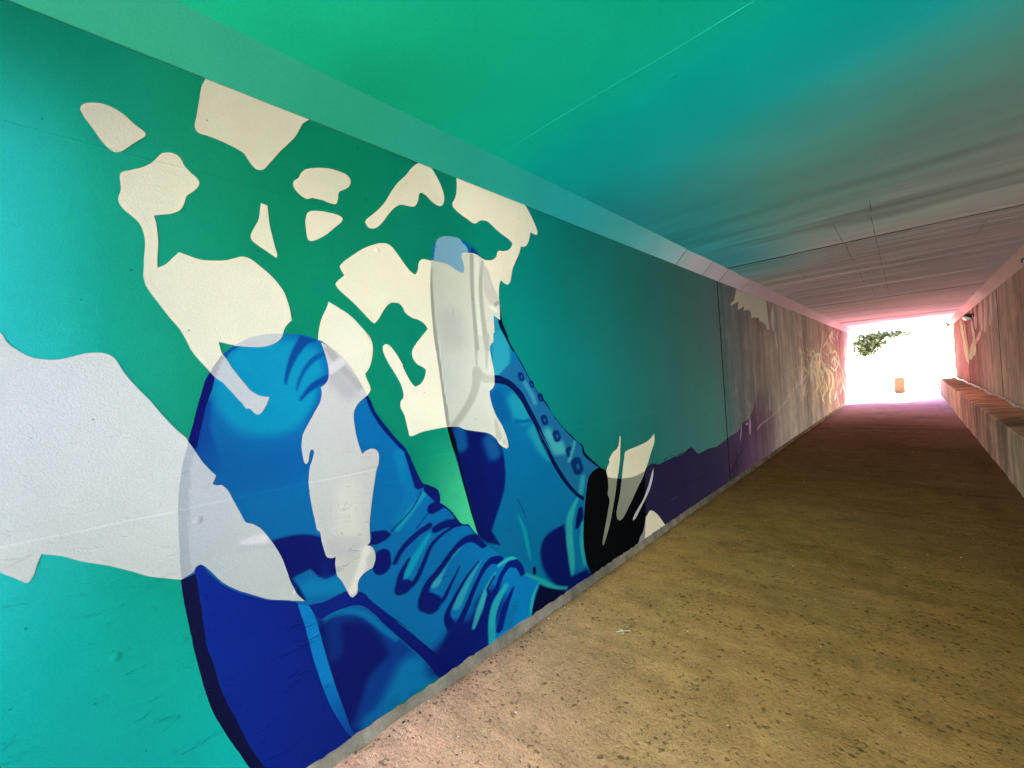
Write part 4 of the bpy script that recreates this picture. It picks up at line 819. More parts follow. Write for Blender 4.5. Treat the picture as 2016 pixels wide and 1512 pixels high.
# walkway
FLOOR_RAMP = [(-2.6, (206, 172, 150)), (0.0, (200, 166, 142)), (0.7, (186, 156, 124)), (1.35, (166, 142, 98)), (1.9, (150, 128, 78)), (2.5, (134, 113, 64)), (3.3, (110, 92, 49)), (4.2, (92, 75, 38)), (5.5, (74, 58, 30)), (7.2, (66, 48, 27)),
              (10, (74, 49, 33)), (13, (108, 66, 56)), (16, (172, 116, 118)), (18.5, (218, 152, 186)), (24, (242, 196, 218))]  # far end paled in the colour for the sheen near the exit
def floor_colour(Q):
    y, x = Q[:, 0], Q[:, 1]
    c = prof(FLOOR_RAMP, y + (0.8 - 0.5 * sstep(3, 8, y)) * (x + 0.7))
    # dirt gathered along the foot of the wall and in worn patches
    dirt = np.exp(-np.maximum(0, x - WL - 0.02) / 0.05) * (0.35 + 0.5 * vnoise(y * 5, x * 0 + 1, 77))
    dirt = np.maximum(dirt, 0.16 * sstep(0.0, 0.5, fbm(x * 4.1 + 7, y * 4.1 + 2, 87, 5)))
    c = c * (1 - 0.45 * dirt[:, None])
    return base_colour(c, 1.0 / floor_light(y, x))
def floor_pos(Q):
    y, x = Q[:, 0], Q[:, 1]
    z = -0.034 * (1 - sstep(WL, WL + 0.9, x)) + 0.010 * fbm(x * 1.3 + 3, y * 1.3 + 9, 11) + 0.004 * fbm(x * 7, y * 7 + 5, 21)
    z -= 0.012 * (1 - sstep(0.0, 0.07, x - WL)) * (0.4 + vnoise(y * 9, x * 0, 5))
    return np.stack([x, y, z - 0.004], 1)
walkway = tag(empty('walkway'), kind='structure')
for a, b in zip(JOINTS[:-1], JOINTS[1:]):
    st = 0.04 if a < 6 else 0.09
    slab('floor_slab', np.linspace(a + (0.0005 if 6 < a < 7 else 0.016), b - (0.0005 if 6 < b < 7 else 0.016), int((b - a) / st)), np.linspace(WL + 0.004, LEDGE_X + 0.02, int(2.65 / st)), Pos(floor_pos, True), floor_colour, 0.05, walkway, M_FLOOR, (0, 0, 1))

def seal_strip(y, half, xa, xb, surf, lift, parent):
    xs = np.linspace(xa, xb, 40)
    V, F = [], []
    for i, x in enumerate(xs):
        w = half * (0.8 + 0.4 * float(vnoise(np.array([x * 9 + y]), np.array([0.3]), 23)[0]))
        for s in (-1, 1):
            p = surf(np.array([[y + s * (half + 0.004), x]]))[0]
            V.append((x, y + s * w, p[2] + lift))
        if i:
            k = 2 * i
            F.append((k - 2, k, k + 1, k - 1))
    link('joint_seal', mesh('joint_seal', V, F), parent, M_SEAL)
for y in JOINTS[1:-1]:
    seal_strip(y, 0.012 if y < 7 else 0.019, WL + 0.004, WL + 0.16 if y < 7 else LEDGE_X + 0.01, floor_pos, 0.0012, walkway)

# ceiling
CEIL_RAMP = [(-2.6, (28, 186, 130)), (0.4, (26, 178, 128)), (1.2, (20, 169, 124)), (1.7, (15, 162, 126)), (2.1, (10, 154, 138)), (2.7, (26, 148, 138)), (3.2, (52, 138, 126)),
             (4.2, (76, 112, 99)), (5.2, (97, 104, 93)), (6.2, (112, 105, 95)), (8, (128, 109, 100)), (11, (150, 122, 115)), (15, (194, 142, 138)), (18, (238, 164, 166)), (21, (252, 176, 188)), (24.3, (254, 200, 214))]  # pink far end imitates the glow around the exit
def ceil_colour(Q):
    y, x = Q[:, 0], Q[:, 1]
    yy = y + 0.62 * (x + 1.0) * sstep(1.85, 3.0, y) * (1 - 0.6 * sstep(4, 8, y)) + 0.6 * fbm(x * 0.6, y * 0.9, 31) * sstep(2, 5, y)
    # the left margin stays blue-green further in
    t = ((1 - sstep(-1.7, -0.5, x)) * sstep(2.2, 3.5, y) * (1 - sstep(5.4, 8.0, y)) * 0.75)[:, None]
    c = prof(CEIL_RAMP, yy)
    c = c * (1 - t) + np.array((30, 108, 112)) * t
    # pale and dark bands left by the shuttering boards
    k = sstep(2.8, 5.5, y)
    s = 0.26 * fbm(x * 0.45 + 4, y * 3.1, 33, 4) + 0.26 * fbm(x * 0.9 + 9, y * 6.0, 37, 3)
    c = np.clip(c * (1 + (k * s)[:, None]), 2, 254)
    return base_colour(c, 1.0 / ceil_light(y, x))
boards = [Y0]
while boards[-1] < Y1:
    boards.append(boards[-1] + rng.choice((0.1, 0.12, 0.15, 0.19, 0.24)))
bh = np.array([rng.uniform(-1, 1) for _ in boards])
def ceil_pos(Q):
    y, x = Q[:, 0], Q[:, 1]
    i = np.searchsorted(boards, y + 0.02 * fbm(x * 1.2, y * 0 + 2, 41, 2)) - 1
    i = np.clip(i, 0, len(boards) - 1)
    k = sstep(3.6, 7.0, y)
    z = ZC + k * (0.005 * bh[i] * (0.6 + vnoise(x * 0.9 + i * 3.7, i * 1.0, 51)) + 0.010 * fbm(x * 0.7, y * 2.2, 61)) + 0.006 * fbm(x * 0.8, y * 0.8, 71, 2)
    return np.stack([x, y, z], 1)
ceiling = tag(empty('ceiling', (0, 0, 0)), kind='structure')
for a, b in zip(JOINTS[:-1], JOINTS[1:]):
    ys = np.linspace(a + 0.02, b - 0.02, int((b - a) / 0.024))
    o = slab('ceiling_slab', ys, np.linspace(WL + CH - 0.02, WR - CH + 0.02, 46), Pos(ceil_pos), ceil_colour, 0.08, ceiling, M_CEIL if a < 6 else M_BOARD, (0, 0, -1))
M_CRACK = bpy.data.materials.new('dirt in joints')
M_CRACK.use_nodes = True
M_CRACK.node_tree.nodes['Principled BSDF'].inputs['Base Color'].default_value = (0.12, 0.10, 0.085, 1)
M_CRACK.node_tree.nodes['Principled BSDF'].inputs['Specular IOR Level'].default_value = 0
for x, ya, yb in ((-0.19, 4.72, 5.1), (-0.485, 5.2, 6.1), (-0.21, 5.25, 6.1), (-0.485, 6.2, 7.4), (-0.215, 6.2, 8.1), (-0.50, 7.9, 9.6), (-0.23, 8.5, 11.8), (-0.46, 10.4, 12.1), (0.62, 6.4, 7.3), (-1.1, 7.0, 8.0)):
    yy = np.linspace(ya, yb, 12)
    V, F = [], []
    for i, y in enumerate(yy):
        xx = x + 0.003 * math.sin(y * 5 + x * 9) - 0.012 * (y - ya)
        zz = float(ceil_pos(np.array([[y, xx]]))[0, 2]) - 0.0025
        w = 0.0022 * (0.8 + 0.4 * math.sin(y * 13))
        V += [(xx - w, y, zz), (xx + w, y, zz)]
        if i:
            k = 2 * i
            F.append((k - 2, k - 1, k + 1, k))
    link('joint_line', mesh('joint_line', V, F), ceiling, M_CRACK)
for y in JOINTS[1:-1]:
    seal_strip(y, 0.026, WL + CH - 0.02, WR - CH + 0.02, ceil_pos, -0.0012, ceiling)
# thin ridge of paint along the first shuttering joint
yy = np.linspace(-1.70, -0.35, 60)
V, F, Q = [], [], []
for i, x in enumerate(yy):
    w = 0.0038 * max(0.06, 1.5 * float(vnoise(np.array([x * 22]), np.array([0.2]), 19)[0]) - 0.35)
    y = 1.815 + 0.004 * math.sin(x * 7)
    z = float(ceil_pos(np.array([[y, x]]))[0, 2])
    V += [(x, y - w, z), (x, y, z - 0.35 * w - 0.0004), (x, y + w, z)]
    Q += [(y, x)] * 3
    if i:
        k = 3 * i
        F += [(k - 3, k, k + 1, k - 2), (k - 2, k + 1, k + 2, k - 1)]
link('paint_ridge', mesh('paint_ridge', V, F, np.clip(ceil_colour(np.array(Q)) * 1.06 + 0.003, 0, 0.8)), ceiling, M_CEIL)
box('roof_core', WL - 0.25, WR + 0.25, Y0 + 0.01, Y1 - 0.01, ZC + 0.07, ZC + 0.28, ceiling, M_EARTH)

# ------------------------------------------------------------------ left wall with its chamfer and footing
left_wall = tag(empty('side_wall', (WL, 0, 0)), 'long concrete side wall painted green fading to pink, on the left of the walkway', 'wall')
def lw(Q):
    y, z = Q[:, 0], Q[:, 1]
    return np.stack([0.0 * y, y, z], 1)
wp = Pos(lw)
for a, b in zip(JOINTS[:-1], JOINTS[1:]):
    st = 0.045 if a < 6 else 0.08
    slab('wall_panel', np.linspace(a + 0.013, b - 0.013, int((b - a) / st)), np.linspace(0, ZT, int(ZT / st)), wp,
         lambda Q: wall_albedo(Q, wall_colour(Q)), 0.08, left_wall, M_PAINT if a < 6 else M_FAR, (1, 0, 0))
for y in JOINTS[1:-1]:
    box('joint_seal', -0.06, 0.0009, y - 0.015, y + 0.015, 0.0, ZT, left_wall, M_SEAL)
box('wall_core', -0.28, -0.07, Y0 + 0.01, Y1 - 0.01, -0.4, ZC + 0.05, left_wall, M_EARTH)

CHAM_RAMP = [(-2.6, (60, 178, 140)), (0.3, (56, 172, 132)), (1.0, (44, 160, 124)), (1.9, (34, 150, 130)), (2.6, (32, 142, 138)), (3.6, (60, 134, 132)), (4.6, (104, 134, 132)),
             (5.2, (138, 134, 134)), (6.2, (152, 138, 136)), (8, (176, 144, 140)), (12, (222, 164, 160)), (18, (248, 176, 180)), (24.3, (252, 196, 200))]
CHJ = [Y0, 4.77, 5.6, 6.23, 7.28, 9.6, 12.4, 14.75, 17.2, 20.1, Y1]
def chamfer(parent, xw, sx, joints, light, rampc, ox):
    for a, b in zip(joints[:-1], joints[1:]):
        def pos(Q, sx=sx):
            y, u = Q[:, 0], Q[:, 1]
            k = 0.004 * fbm(y * 0.8, u * 3, 91, 3)
            return np.stack([xw - ox + sx * (u * CH + k * 0.7), y, ZT + u * (ZC - ZT) - k * 0.7 + 0.002], 1)
        st = max(6, int((b - a) / 0.08))
        slab('chamfer_strip', np.linspace(a + 0.011, b - 0.011, st), np.linspace(-0.0, 1.0, 6), Pos(pos, sx < 0),
             lambda Q: base_colour(prof(rampc, Q[:, 0]), 1.0 / light(Q[:, 0], Q[:, 1])), 0.05, parent, M_CEIL, (sx * 0.7, 0, -0.7))
        if a > 2:
            xa, za = xw - ox, ZT
            V = [(xa + sx * (u * CH) + sx * -0.004, a + dy, za + u * (ZC - ZT) + 0.004) for dy in (-0.012, 0.012) for u in (0, 1)]
            link('joint_seal', mesh('joint_seal', V, [(0, 1, 3, 2)]), parent, M_SEAL)
chamfer(left_wall, WL, 1, CHJ, cham_light, CHAM_RAMP, WL)

ys = np.arange(Y0, Y1, 0.03)
r = np.random.RandomState(3)
V, F = [], []
prof_pts = [(0.0, 0.004), (0.010, 0.0), (0.016, -0.012), (0.020, -0.030), (0.030, -0.046), (0.034, -0.06)]
for y in ys:
    w = 0.5 + 0.5 * float(vnoise(np.array([y * 6.0]), np.array([0.5]), 7)[0])
    for i, (dx, dz) in enumerate(prof_pts):
        V.append((0.002 + dx * w + r.uniform(-0.004, 0.004), y, dz + (r.uniform(-0.003, 0.003) if i else r.uniform(-0.001, 0.012))))
n = len(prof_pts)
for i in range(len(ys) - 1):
    for j in range(n - 1):
        F.append((i * n + j, i * n + j + 1, (i + 1) * n + j + 1, (i + 1) * n + j))
link('footing_strip', mesh('footing_strip', V, F, smooth=True), left_wall, M_STRIP)

# ------------------------------------------------------------------ right wall
right_wall = tag(empty('side_wall', (WR, 0, 0)), 'stained red-brown concrete side wall above the ledge, on the right of the walkway', 'wall')
RIGHT_RAMP = [(-2.6, (150, 150, 130)), (5, (110, 88, 74)), (9, (118, 84, 68)), (11, (126, 91, 75)), (13, (144, 104, 88)), (16, (176, 126, 110)), (19, (226, 146, 130)), (21, (242, 156, 146)), (23, (250, 176, 160)), (24.3, (252, 214, 190))]
def right_colour(Q):
    c = prof(RIGHT_RAMP, Q[:, 0])
    a = base_colour(c, 1.0 / right_light(Q[:, 0], Q[:, 1]))
    t = (1 - sstep(3.0, 6.0, Q[:, 0]))[:, None]          # unseen near panel made pale to bounce light inward
    return a * (1 - t) + np.array((0.74, 0.72, 0.66)) * t
def rw(Q):
    y, z = Q[:, 0], Q[:, 1]
    return np.stack([0.003 * fbm(y * 0.5, z * 0.5, 83, 2), y, z], 1)
for a, b in zip(JOINTS[:-1], JOINTS[1:]):
    slab('wall_panel', np.linspace(a + 0.015, b - 0.015, int((b - a) / 0.1)), np.linspace(LEDGE_Z - 0.1, ZT, 24), Pos(rw, True), right_colour, 0.08, right_wall, M_FAR, (-1, 0, 0))
for y in JOINTS[1:-1]:
    box('joint_seal', -0.004, 0.06, y - 0.016, y + 0.016, LEDGE_Z, ZT, right_wall, M_SEAL)
box('wall_core', 0.07, 0.28, Y0 + 0.01, Y1 - 0.01, -0.4, ZC + 0.05, right_wall, M_EARTH)
CHAMR_RAMP = [(-2.6, (120, 150, 130)), (6, (180, 150, 130)), (9, (206, 160, 142)), (12, (226, 168, 154)), (18, (248, 184, 180)), (24.3, (252, 200, 200))]
chamfer(right_wall, WR, -1, [Y0, 4.2, 7.4, 9.7, 11.2, 13.6, 16.5, 20, Y1], chamr_light, CHAMR_RAMP, WR)

# ------------------------------------------------------------------ concrete ledge, one cast block after the other
ledge = tag(empty('ledge', (0, 0, 0)), 'low concrete ledge running along the foot of the right wall', 'ledge')
LEDGE_RAMP = [(-2.6, (120, 112, 92)), (6.2, (92, 84, 68)), (8, (104, 86, 72)), (9.8, (124, 94, 82)), (13, (176, 118, 104)), (16, (206, 140, 126)), (20, (238, 166, 160)), (24.3, (250, 190, 200))]
M_LEDGE2 = paint_mat('ledge face concrete', spec=0.0, streaks=0.6, relief=1.6, rough=0.8, lines=False)
for a, b in zip(LEDGE_JOINTS[:-1], LEDGE_JOINTS[1:]):
    # profile: floor -> front face -> arris -> top -> wall
    U = [(LEDGE_X, -0.08), (LEDGE_X, 0.0), (LEDGE_X, 0.2), (LEDGE_X, 0.42), (LEDGE_X, LEDGE_Z - 0.018), (LEDGE_X + 0.006, LEDGE_Z - 0.005), (LEDGE_X + 0.02, LEDGE_Z), (LEDGE_X + 0.17, LEDGE_Z + 0.004), (LEDGE_X + 0.32, LEDGE_Z + 0.006), (WR - 0.006, LEDGE_Z + 0.006)]
    U = np.array(U)
    def lpos(Q):
        y, u = Q[:, 0], Q[:, 1]
        x = np.interp(u, np.arange(len(U)), U[:, 0]); z = np.interp(u, np.arange(len(U)), U[:, 1])
        k = fbm(y * 2.0, u * 0.7, 101, 4) * 0.008
        e = np.exp(-((u - 5) / 0.8) ** 2) * np.maximum(0, fbm(y * 9, u, 103, 3)) * 0.025
        return np.stack([x + np.where(u < 5.2, k, 0) + e, y, z + np.where(u > 5.8, k, 0) - e], 1)
    def lcol(Q):
        c = prof(LEDGE_RAMP, Q[:, 0])
        top = sstep(5.5, 6.2, Q[:, 1])[:, None]
        c = c * (1 - top) + c * np.array((0.74, 0.66, 0.58)) * top
        return base_colour(c, 1.0 / ledge_light(Q[:, 0], Q[:, 1]))
    slab('ledge_block', np.linspace(a + 0.022, b - 0.022, int((b - a) / 0.05)), np.arange(0, 9.01, 0.5), Pos(lpos, True), lcol, 0.06, ledge, M_LEDGE2, (0, 0, 0.0001))
box('ledge_core', LEDGE_X + 0.03, WR - 0.01, Y0 + 0.02, Y1 - 0.02, -0.1, LEDGE_Z - 0.05, ledge, M_EARTH)

# ------------------------------------------------------------------ mural
mural = tag(empty('mural', (WL, 0, 0)), 'big mural of two blue trainers and cream splashes painted on the green wall', 'mural')
LAYER = 0.0003

def sheet(name, key, layer, colour, parent, grid=0.03, mat=None, clip=None):
    P = catmull(POLY[key], True, 4)
    P = P + 0.0016 * np.stack([fbm(P[:, 0] * 23, P[:, 1] * 23, 301, 3), fbm(P[:, 0] * 23 + 5, P[:, 1] * 23, 311, 3)], 1)
    P[:, 1] = np.clip(P[:, 1], 0.0, ZT)
    if clip:
        P[:, 0] = np.clip(P[:, 0], *clip)
    keep = [0]
    for i in range(1, len(P)):
        if np.hypot(*(P[i] - P[keep[-1]])) > 0.0012:
            keep.append(i)
    if np.hypot(*(P[keep[-1]] - P[0])) < 0.0012:
        keep.pop()
    P = P[keep]
    lo, hi = P.min(0), P.max(0)
    G = np.stack(np.meshgrid(np.arange(lo[0], hi[0], grid), np.arange(lo[1], hi[1], grid), indexing='ij'), -1).reshape(-1, 2)
    if len(G):
        G = G[inside(P, G)]
        if len(G):
            d, _ = seg_dist(G, P, True)
            G = G[d > grid * 0.35]
    A = np.vstack([P, G]) if len(G) else P
    n = len(P)
    v, e, f, *_ = delaunay_2d_cdt([Vector((float(a), float(b))) for a, b in A], [(i, (i + 1) % n) for i in range(n)], [], 0, 1e-6)
    W = np.array([(p.x, p.y) for p in v])
    T = np.array([t for t in f])
    T = T[inside(P, W[T].mean(1))]
    srgb = colour(W) if callable(colour) else np.tile(np.array(colour, float), (len(W), 1))
    off = 0.0004 + layer * LAYER
    V = np.stack([np.full(len(W), off), W[:, 0], W[:, 1]], 1)
    a, b, c = V[T[:, 0]], V[T[:, 1]], V[T[:, 2]]
    fl = np.cross(b - a, c - a)[:, 0] < 0
    T[fl] = T[fl][:, ::-1]
    me = mesh(name, V, T, wall_albedo(W, srgb))
    return link(name, me, parent, mat or M_PAINT)

def shoe_c(W):
    c = spray('shoe', (0, 106, 186), W)
    c[:, 2] -= 0.25 * np.maximum(0, c[:, 2] - 95) * (1 - sstep(50, 110, c[:, 0]))
    return c * 0.95
def back_c(W):
    c = spray('back', (0, 102, 168), W)
    c[:, 2] -= 0.30 * np.maximum(0, c[:, 2] - 95) * (1 - sstep(50, 110, c[:, 0]))
    return c * 0.87
def cream_c(W):
    y, z = W[:, 0], W[:, 1]
    c = prof([(-0.3, (222, 229, 204)), (0.4, (221, 224, 194)), (1.4, (216, 218, 188)), (2.4, (210, 208, 182)), (4, (204, 207, 172))], y)
    t = (sstep(2.2, 2.6, z) * 0.6)[:, None]
    return c * (1 - t) + np.array((200, 203, 178)) * t
def white_c(W):
    return prof([(-0.3, (212, 224, 216)), (0.0, (210, 222, 214)), (0.2, (207, 219, 208)), (0.35, (208, 217, 210))], W[:, 0])
def grey1_c(W):
    b = prof([(0.2, (187, 200, 201)), (0.42, (185, 197, 195)), (0.65, (185, 195, 187)), (1.0, (188, 193, 184)), (1.5, (192, 198, 190)), (2.0, (190, 192, 184))], W[:, 0])
    c = spray('grey', b, W)
    k = sstep(1.0, 1.4, W[:, 0])[:, None]
    return c * (1 - k + k * np.array((0.915, 0.935, 0.88)))

back = sheet('shoe', 'back_shoe', 1, back_c, mural, 0.007)
back['label'] = 'blue trainer at the back, its black heel against the footing'
front = sheet('shoe', 'front_shoe', 2, shoe_c, mural, 0.0055)
front['label'] = 'blue trainer in front, its sole facing the viewer'
# pieces of the two painted shoes
sheet('sole_edge', 'sole_edge', 3, (12, 22, 96), front)
sheet('sole_edge', 'sole_edge_low', 3, (10, 16, 62), front)
sheet('sole_side', 'sole_side', 3, lambda W: prof([(0.3, (12, 48, 152)), (0.55, (9, 40, 138)), (0.8, (7, 34, 118))], W[:, 0] + 0.12 * sstep(0.5, 0.8, W[:, 1])), front, 0.03)
sheet('sole_strip', 'sole_strip', 4, lambda W: prof([(0.0, (20, 60, 140)), (0.18, (10, 94, 168)), (0.3, (0, 122, 190)), (0.7, (0, 122, 192))], W[:, 1]), front, 0.03)
sheet('toe_cap', 'toe_cap', 3, shoe_c, front, 0.009)
sheet('toe_band', 'toe_band', 4, lambda W: prof([(0.6, (6, 40, 128)), (0.9, (4, 30, 112)), (1.4, (4, 22, 92))], W[:, 0]), front)
for k in ('lace', 'lace2', 'lace3', 'lace4', 'lace5'):
    sheet('lace', k, 3, shoe_c, front, 0.008)
sheet('ankle_seam', 'ankle_seam', 2, (4, 20, 62), back)
for i in range(7):
    sheet('eyelet', 'eyelet%d' % i, 2, back_c, back, 0.004)
sheet('heel', 'black_heel', 2, (1, 2, 7), back)

# cream splashes and where they cross the shoes
for k in ('leaf_patch', 'top_patch', 'figure_patch', 'bottle_patch', 'cloud_patch', 'drop_patch', 'hook_patch', 'splash_patch', 'petal_patch', 'leaf_blade', 'wide_blade'):
    sheet('cream_splash', k, 4, cream_c, mural, 0.05)
sheet('cream_splash', 'round_patch', 2, (176, 172, 146), mural)
w = sheet('white_splash', 'white_patch', 4, white_c, mural, 0.05)
w['label'] = 'large white splash at the near end of the wall'
for k in ('long_overlap', 'white_overlap', 'cap_overlap', 'stem_overlap', 'splash_overlap'):
    sheet('grey_overlap', k, 5, grey1_c, mural, 0.008)
sheet('grey_overlap', 'leaf_blade_low', 5, (114, 118, 102), mural)
sheet('grey_overlap', 'wide_blade_low', 5, (112, 116, 102), mural)
sheet('grey_overlap', 'grey_toe', 4, (112, 112, 106), mural)
sheet('grey_blade', 'thin_blade', 5, (158, 158, 158), mural)

def purple_c(W):
    p = prof([(3.5, (29, 27, 50)), (4.5, (31, 26, 46)), (5.6, (40, 31, 47)), (7, (62, 44, 55)), (8.5, (92, 64, 69)), (10, (116, 82, 80))], W[:, 0])
    wc = wall_colour(W)
    t = sstep(7.5, 9.5, W[:, 0] + 0.9 * sstep(0.5, 1.2, W[:, 1]))[:, None]
    return p * (1 - t) + wc * t
sheet('purple_band', 'purple_band', 1, purple_c, mural, 0.04, clip=(3.0, 6.136))
sheet('purple_band', 'purple_band', 1, purple_c, mural, 0.04, M_FAR, clip=(6.164, 12.2))
sheet('ragged_splash', 'claw_patch', 1, (186, 174, 150), mural, 0.06, M_PAINT)
sheet('ragged_splash', 'sliver_patch', 1, (184, 166, 146), mural, 0.06, M_PAINT)

def ribbon(name, st, layer, x_off, flip, parent, albedo, mat):
    col, al, w, soft, r_, pl = st
    S = catmull(np.array(pl) * (r_, 1), False, 4) if len(pl) > 2 else np.array(pl) * (r_, 1)
    if len(S) == 2:
        S = np.linspace(S[0], S[1], 5)
    t = np.gradient(S, axis=0)
    t /= np.linalg.norm(t, axis=1, keepdims=True) + 1e-9
    nrm = np.stack([-t[:, 1], t[:, 0]], 1)
    u = np.linspace(0, 1, len(S))
    ww = np.interp(u, np.linspace(0, 1, len(w)), w) * np.minimum(1, np.minimum(u * 8 + 0.15, (1 - u) * 8 + 0.15))
    rr = np.random.RandomState(int(abs(S[0, 0] * 1000)) % 9999)
    ww = ww * (1 + 0.35 * (rr.rand(len(ww)) - 0.5))
    L, Rr = S + nrm * ww[:, None], S - nrm * ww[:, None]
    W = np.vstack([L, Rr]) / (r_, 1)
    W[:, 1] = np.clip(W[:, 1], 0, ZT)
    n = len(S)
    V = np.stack([np.full(2 * n, x_off), W[:, 0], W[:, 1]], 1)
    F = [(i, i + 1, n + i + 1, n + i) for i in range(n - 1)]
    if flip:
        F = [f[::-1] for f in F]
    me = mesh(name, V, F, albedo(W, col, al))
    return link(name, me, parent, mat)

def far_alb(W, col, al):
    c = wall_colour(W) * (1 - al) + np.array(col, float) * al
    return wall_albedo(W, c)
for i, st in enumerate(STROKES['far']):
    ribbon('flame_stroke' if i >= 15 else 'brush_stroke', st, 2, 0.0004 + LAYER * (2 + 0.3 * (i % 5)), False, mural, far_alb, M_FAR)

# drips and a looped outline painted on the right wall
def at_right(pts):
    return pts
drip_mural = tag(empty('mural', (WR, 0, 0)), 'cream drips and a pointed outline painted on the brown right wall under the lamp', 'mural')
def right_alb(W, col, al):
    return base_colour(np.tile(np.array(col, float), (len(W), 1)), 1.0 / right_light(W[:, 0], W[:, 1]))
DRIPS = RIGHT_DRIPS = [
    ((255,226,176),[0.174,0.283,0.283,0.217],[(20.851,2.614),(19.91,2.221),(19.54,1.795),(18.892,1.504),(18.267,1.435)]),
    ((255,226,176),[0.152,0.229,0.198,0.183],[(18.267,1.435),(17.327,1.602),(16.54,1.763),(16.852,2.085),(17.288,2.464)]),
    ((255,226,176),[0.081,0.161,0.101],[(19.219,2.472),(18.862,2.017),(18.338,1.615)]),
    ((246,188,166),[0.054,0.081,0.054],[(16.54,1.763),(15.661,1.903),(15.016,2.003)]),
    ((246,188,166),[0.431,0.388,0.129],[(16.224,2.709),(16.089,2.451),(15.872,2.173)]),
    ((246,188,166),[0.418,0.376,0.125],[(15.079,2.709),(14.964,2.37),(14.917,1.999)]),
    ((246,188,166),[0.259,0.233,0.078],[(13.868,2.709),(14.084,2.308),(14.488,1.98)]),
    ((246,188,166),[0.242,0.218,0.073],[(13.131,2.693),(13.169,2.376),(13.544,2.104)]),
    ((246,188,166),[0.188,0.169,0.056],[(12.507,2.676),(12.667,2.412),(12.95,2.122)]),
    ((246,188,166),[0.226,0.203,0.068],[(17.142,2.709),(16.989,2.55),(16.904,2.368)]),
    ((214,140,112),[0.319,0.255],[(23.266,2.568),(23.45,0.889)]),

]
for i, (col, w, pl) in enumerate(DRIPS):
    ribbon('brush_stroke', (col, 1, w, 0, 1.0, pl), 1, -0.004 - 0.0008 * (i % 4), True, drip_mural, right_alb, M_FAR)

# ------------------------------------------------------------------ pipe on the ledge
def tube(name, path, rad, sides, parent, mat, jitter=0.0, caps=True):
    path = [Vector(p) for p in path]
    V, F = [], []
    for i, p in enumerate(path):
        d = (path[min(i + 1, len(path) - 1)] - path[max(i - 1, 0)]).normalized()
        u = d.cross(Vector((0, 0, 1)))
        if u.length < 1e-3:
            u = Vector((1, 0, 0))
        u.normalize()
        w = d.cross(u)
        rr = rad[i] if isinstance(rad, (list, tuple)) else rad
        for k in range(sides):
            a = 2 * math.pi * k / sides
            V.append(p + (u * math.cos(a) + w * math.sin(a)) * rr)
    for i in range(len(path) - 1):
        for k in range(sides):
            F.append((i * sides + k, i * sides + (k + 1) % sides, (i + 1) * sides + (k + 1) % sides, (i + 1) * sides + k))
    if caps:
        F.append(tuple(range(sides))[::-1]); F.append(tuple((len(path) - 1) * sides + k for k in range(sides)))
    return link(name, mesh(name, V, F, smooth=True), parent, mat)

pipe = tag(empty('conduit_pipe', (1.17, 0, LEDGE_Z + 0.045)), 'thin white pipe lying on the ledge against the right wall', 'pipe')
for a in np.arange(-2.0, 24.0, 3.05):
    b = min(a + 3.05, 24.1)
    pp = [(0.012 * math.sin(y * 1.7) + 0.008 * math.sin(y * 4.1), y, 0.006 * math.sin(y * 2.3)) for y in np.linspace(a, b, 12)]
    tube('pipe_length', pp, 0.023, 10, pipe, M_PIPE)
    y = b
    tube('coupling', [(pp[-1][0], y - 0.06, pp[-1][2]), (pp[-1][0], y + 0.06, pp[-1][2])], 0.032, 10, pipe, M_PIPE)
M_RAG = plain('pale rag', (0.62, 0.56, 0.50), 0.9)
V, F = [], []
nx, ny = 9, 14
for i in range(ny):
    for j in range(nx):
        x, y = (j / (nx - 1) - 0.5) * 0.16, (i / (ny - 1) - 0.5) * 0.34
        V.append((x, y, 0.012 + 0.05 * max(0, fbm(np.array([x * 14 + 4.]), np.array([y * 9 + 2.]), 201)[0] + 0.25) * (1 - abs(x) / 0.12)))
for i in range(ny - 1):
    for j in range(nx - 1):
        F.append((i * nx + j, i * nx + j + 1, (i + 1) * nx + j + 1, (i + 1) * nx + j))
rag = link('rag', mesh('rag', V, F, smooth=True), None, M_RAG, (1.07, 8.15, LEDGE_Z + 0.004))
tag(rag, 'crumpled pale scrap of cloth lying on the ledge beside the pipe', 'rag')

# ------------------------------------------------------------------ wall lamps
M_BLACK = plain('black lamp housing', (0.012, 0.012, 0.014), 0.45)
M_LENS = plain('white lamp lens', (0.82, 0.82, 0.80), 0.25)
M_STEEL = plain('galvanised steel', (0.35, 0.35, 0.36), 0.4, 0.8)
def lathe(name, prof_, sides, parent, mat, loc=(0, 0, 0), rot=None):
    V, F = [], []
    for r_, z in prof_:
        for k in range(sides):
            a = 2 * math.pi * k / sides
            V.append((r_ * math.cos(a), r_ * math.sin(a), z))
    for i in range(len(prof_) - 1):
        for k in range(sides):
            F.append((i * sides + k, i * sides + (k + 1) % sides, (i + 1) * sides + (k + 1) % sides, (i + 1) * sides + k))
    F.append(tuple(range(sides))[::-1]); F.append(tuple((len(prof_) - 1) * sides + k for k in range(sides)))
    o = link(name, mesh(name, V, F, smooth=True), parent, mat, loc)
    if rot:
        o.rotation_euler = rot
    return o
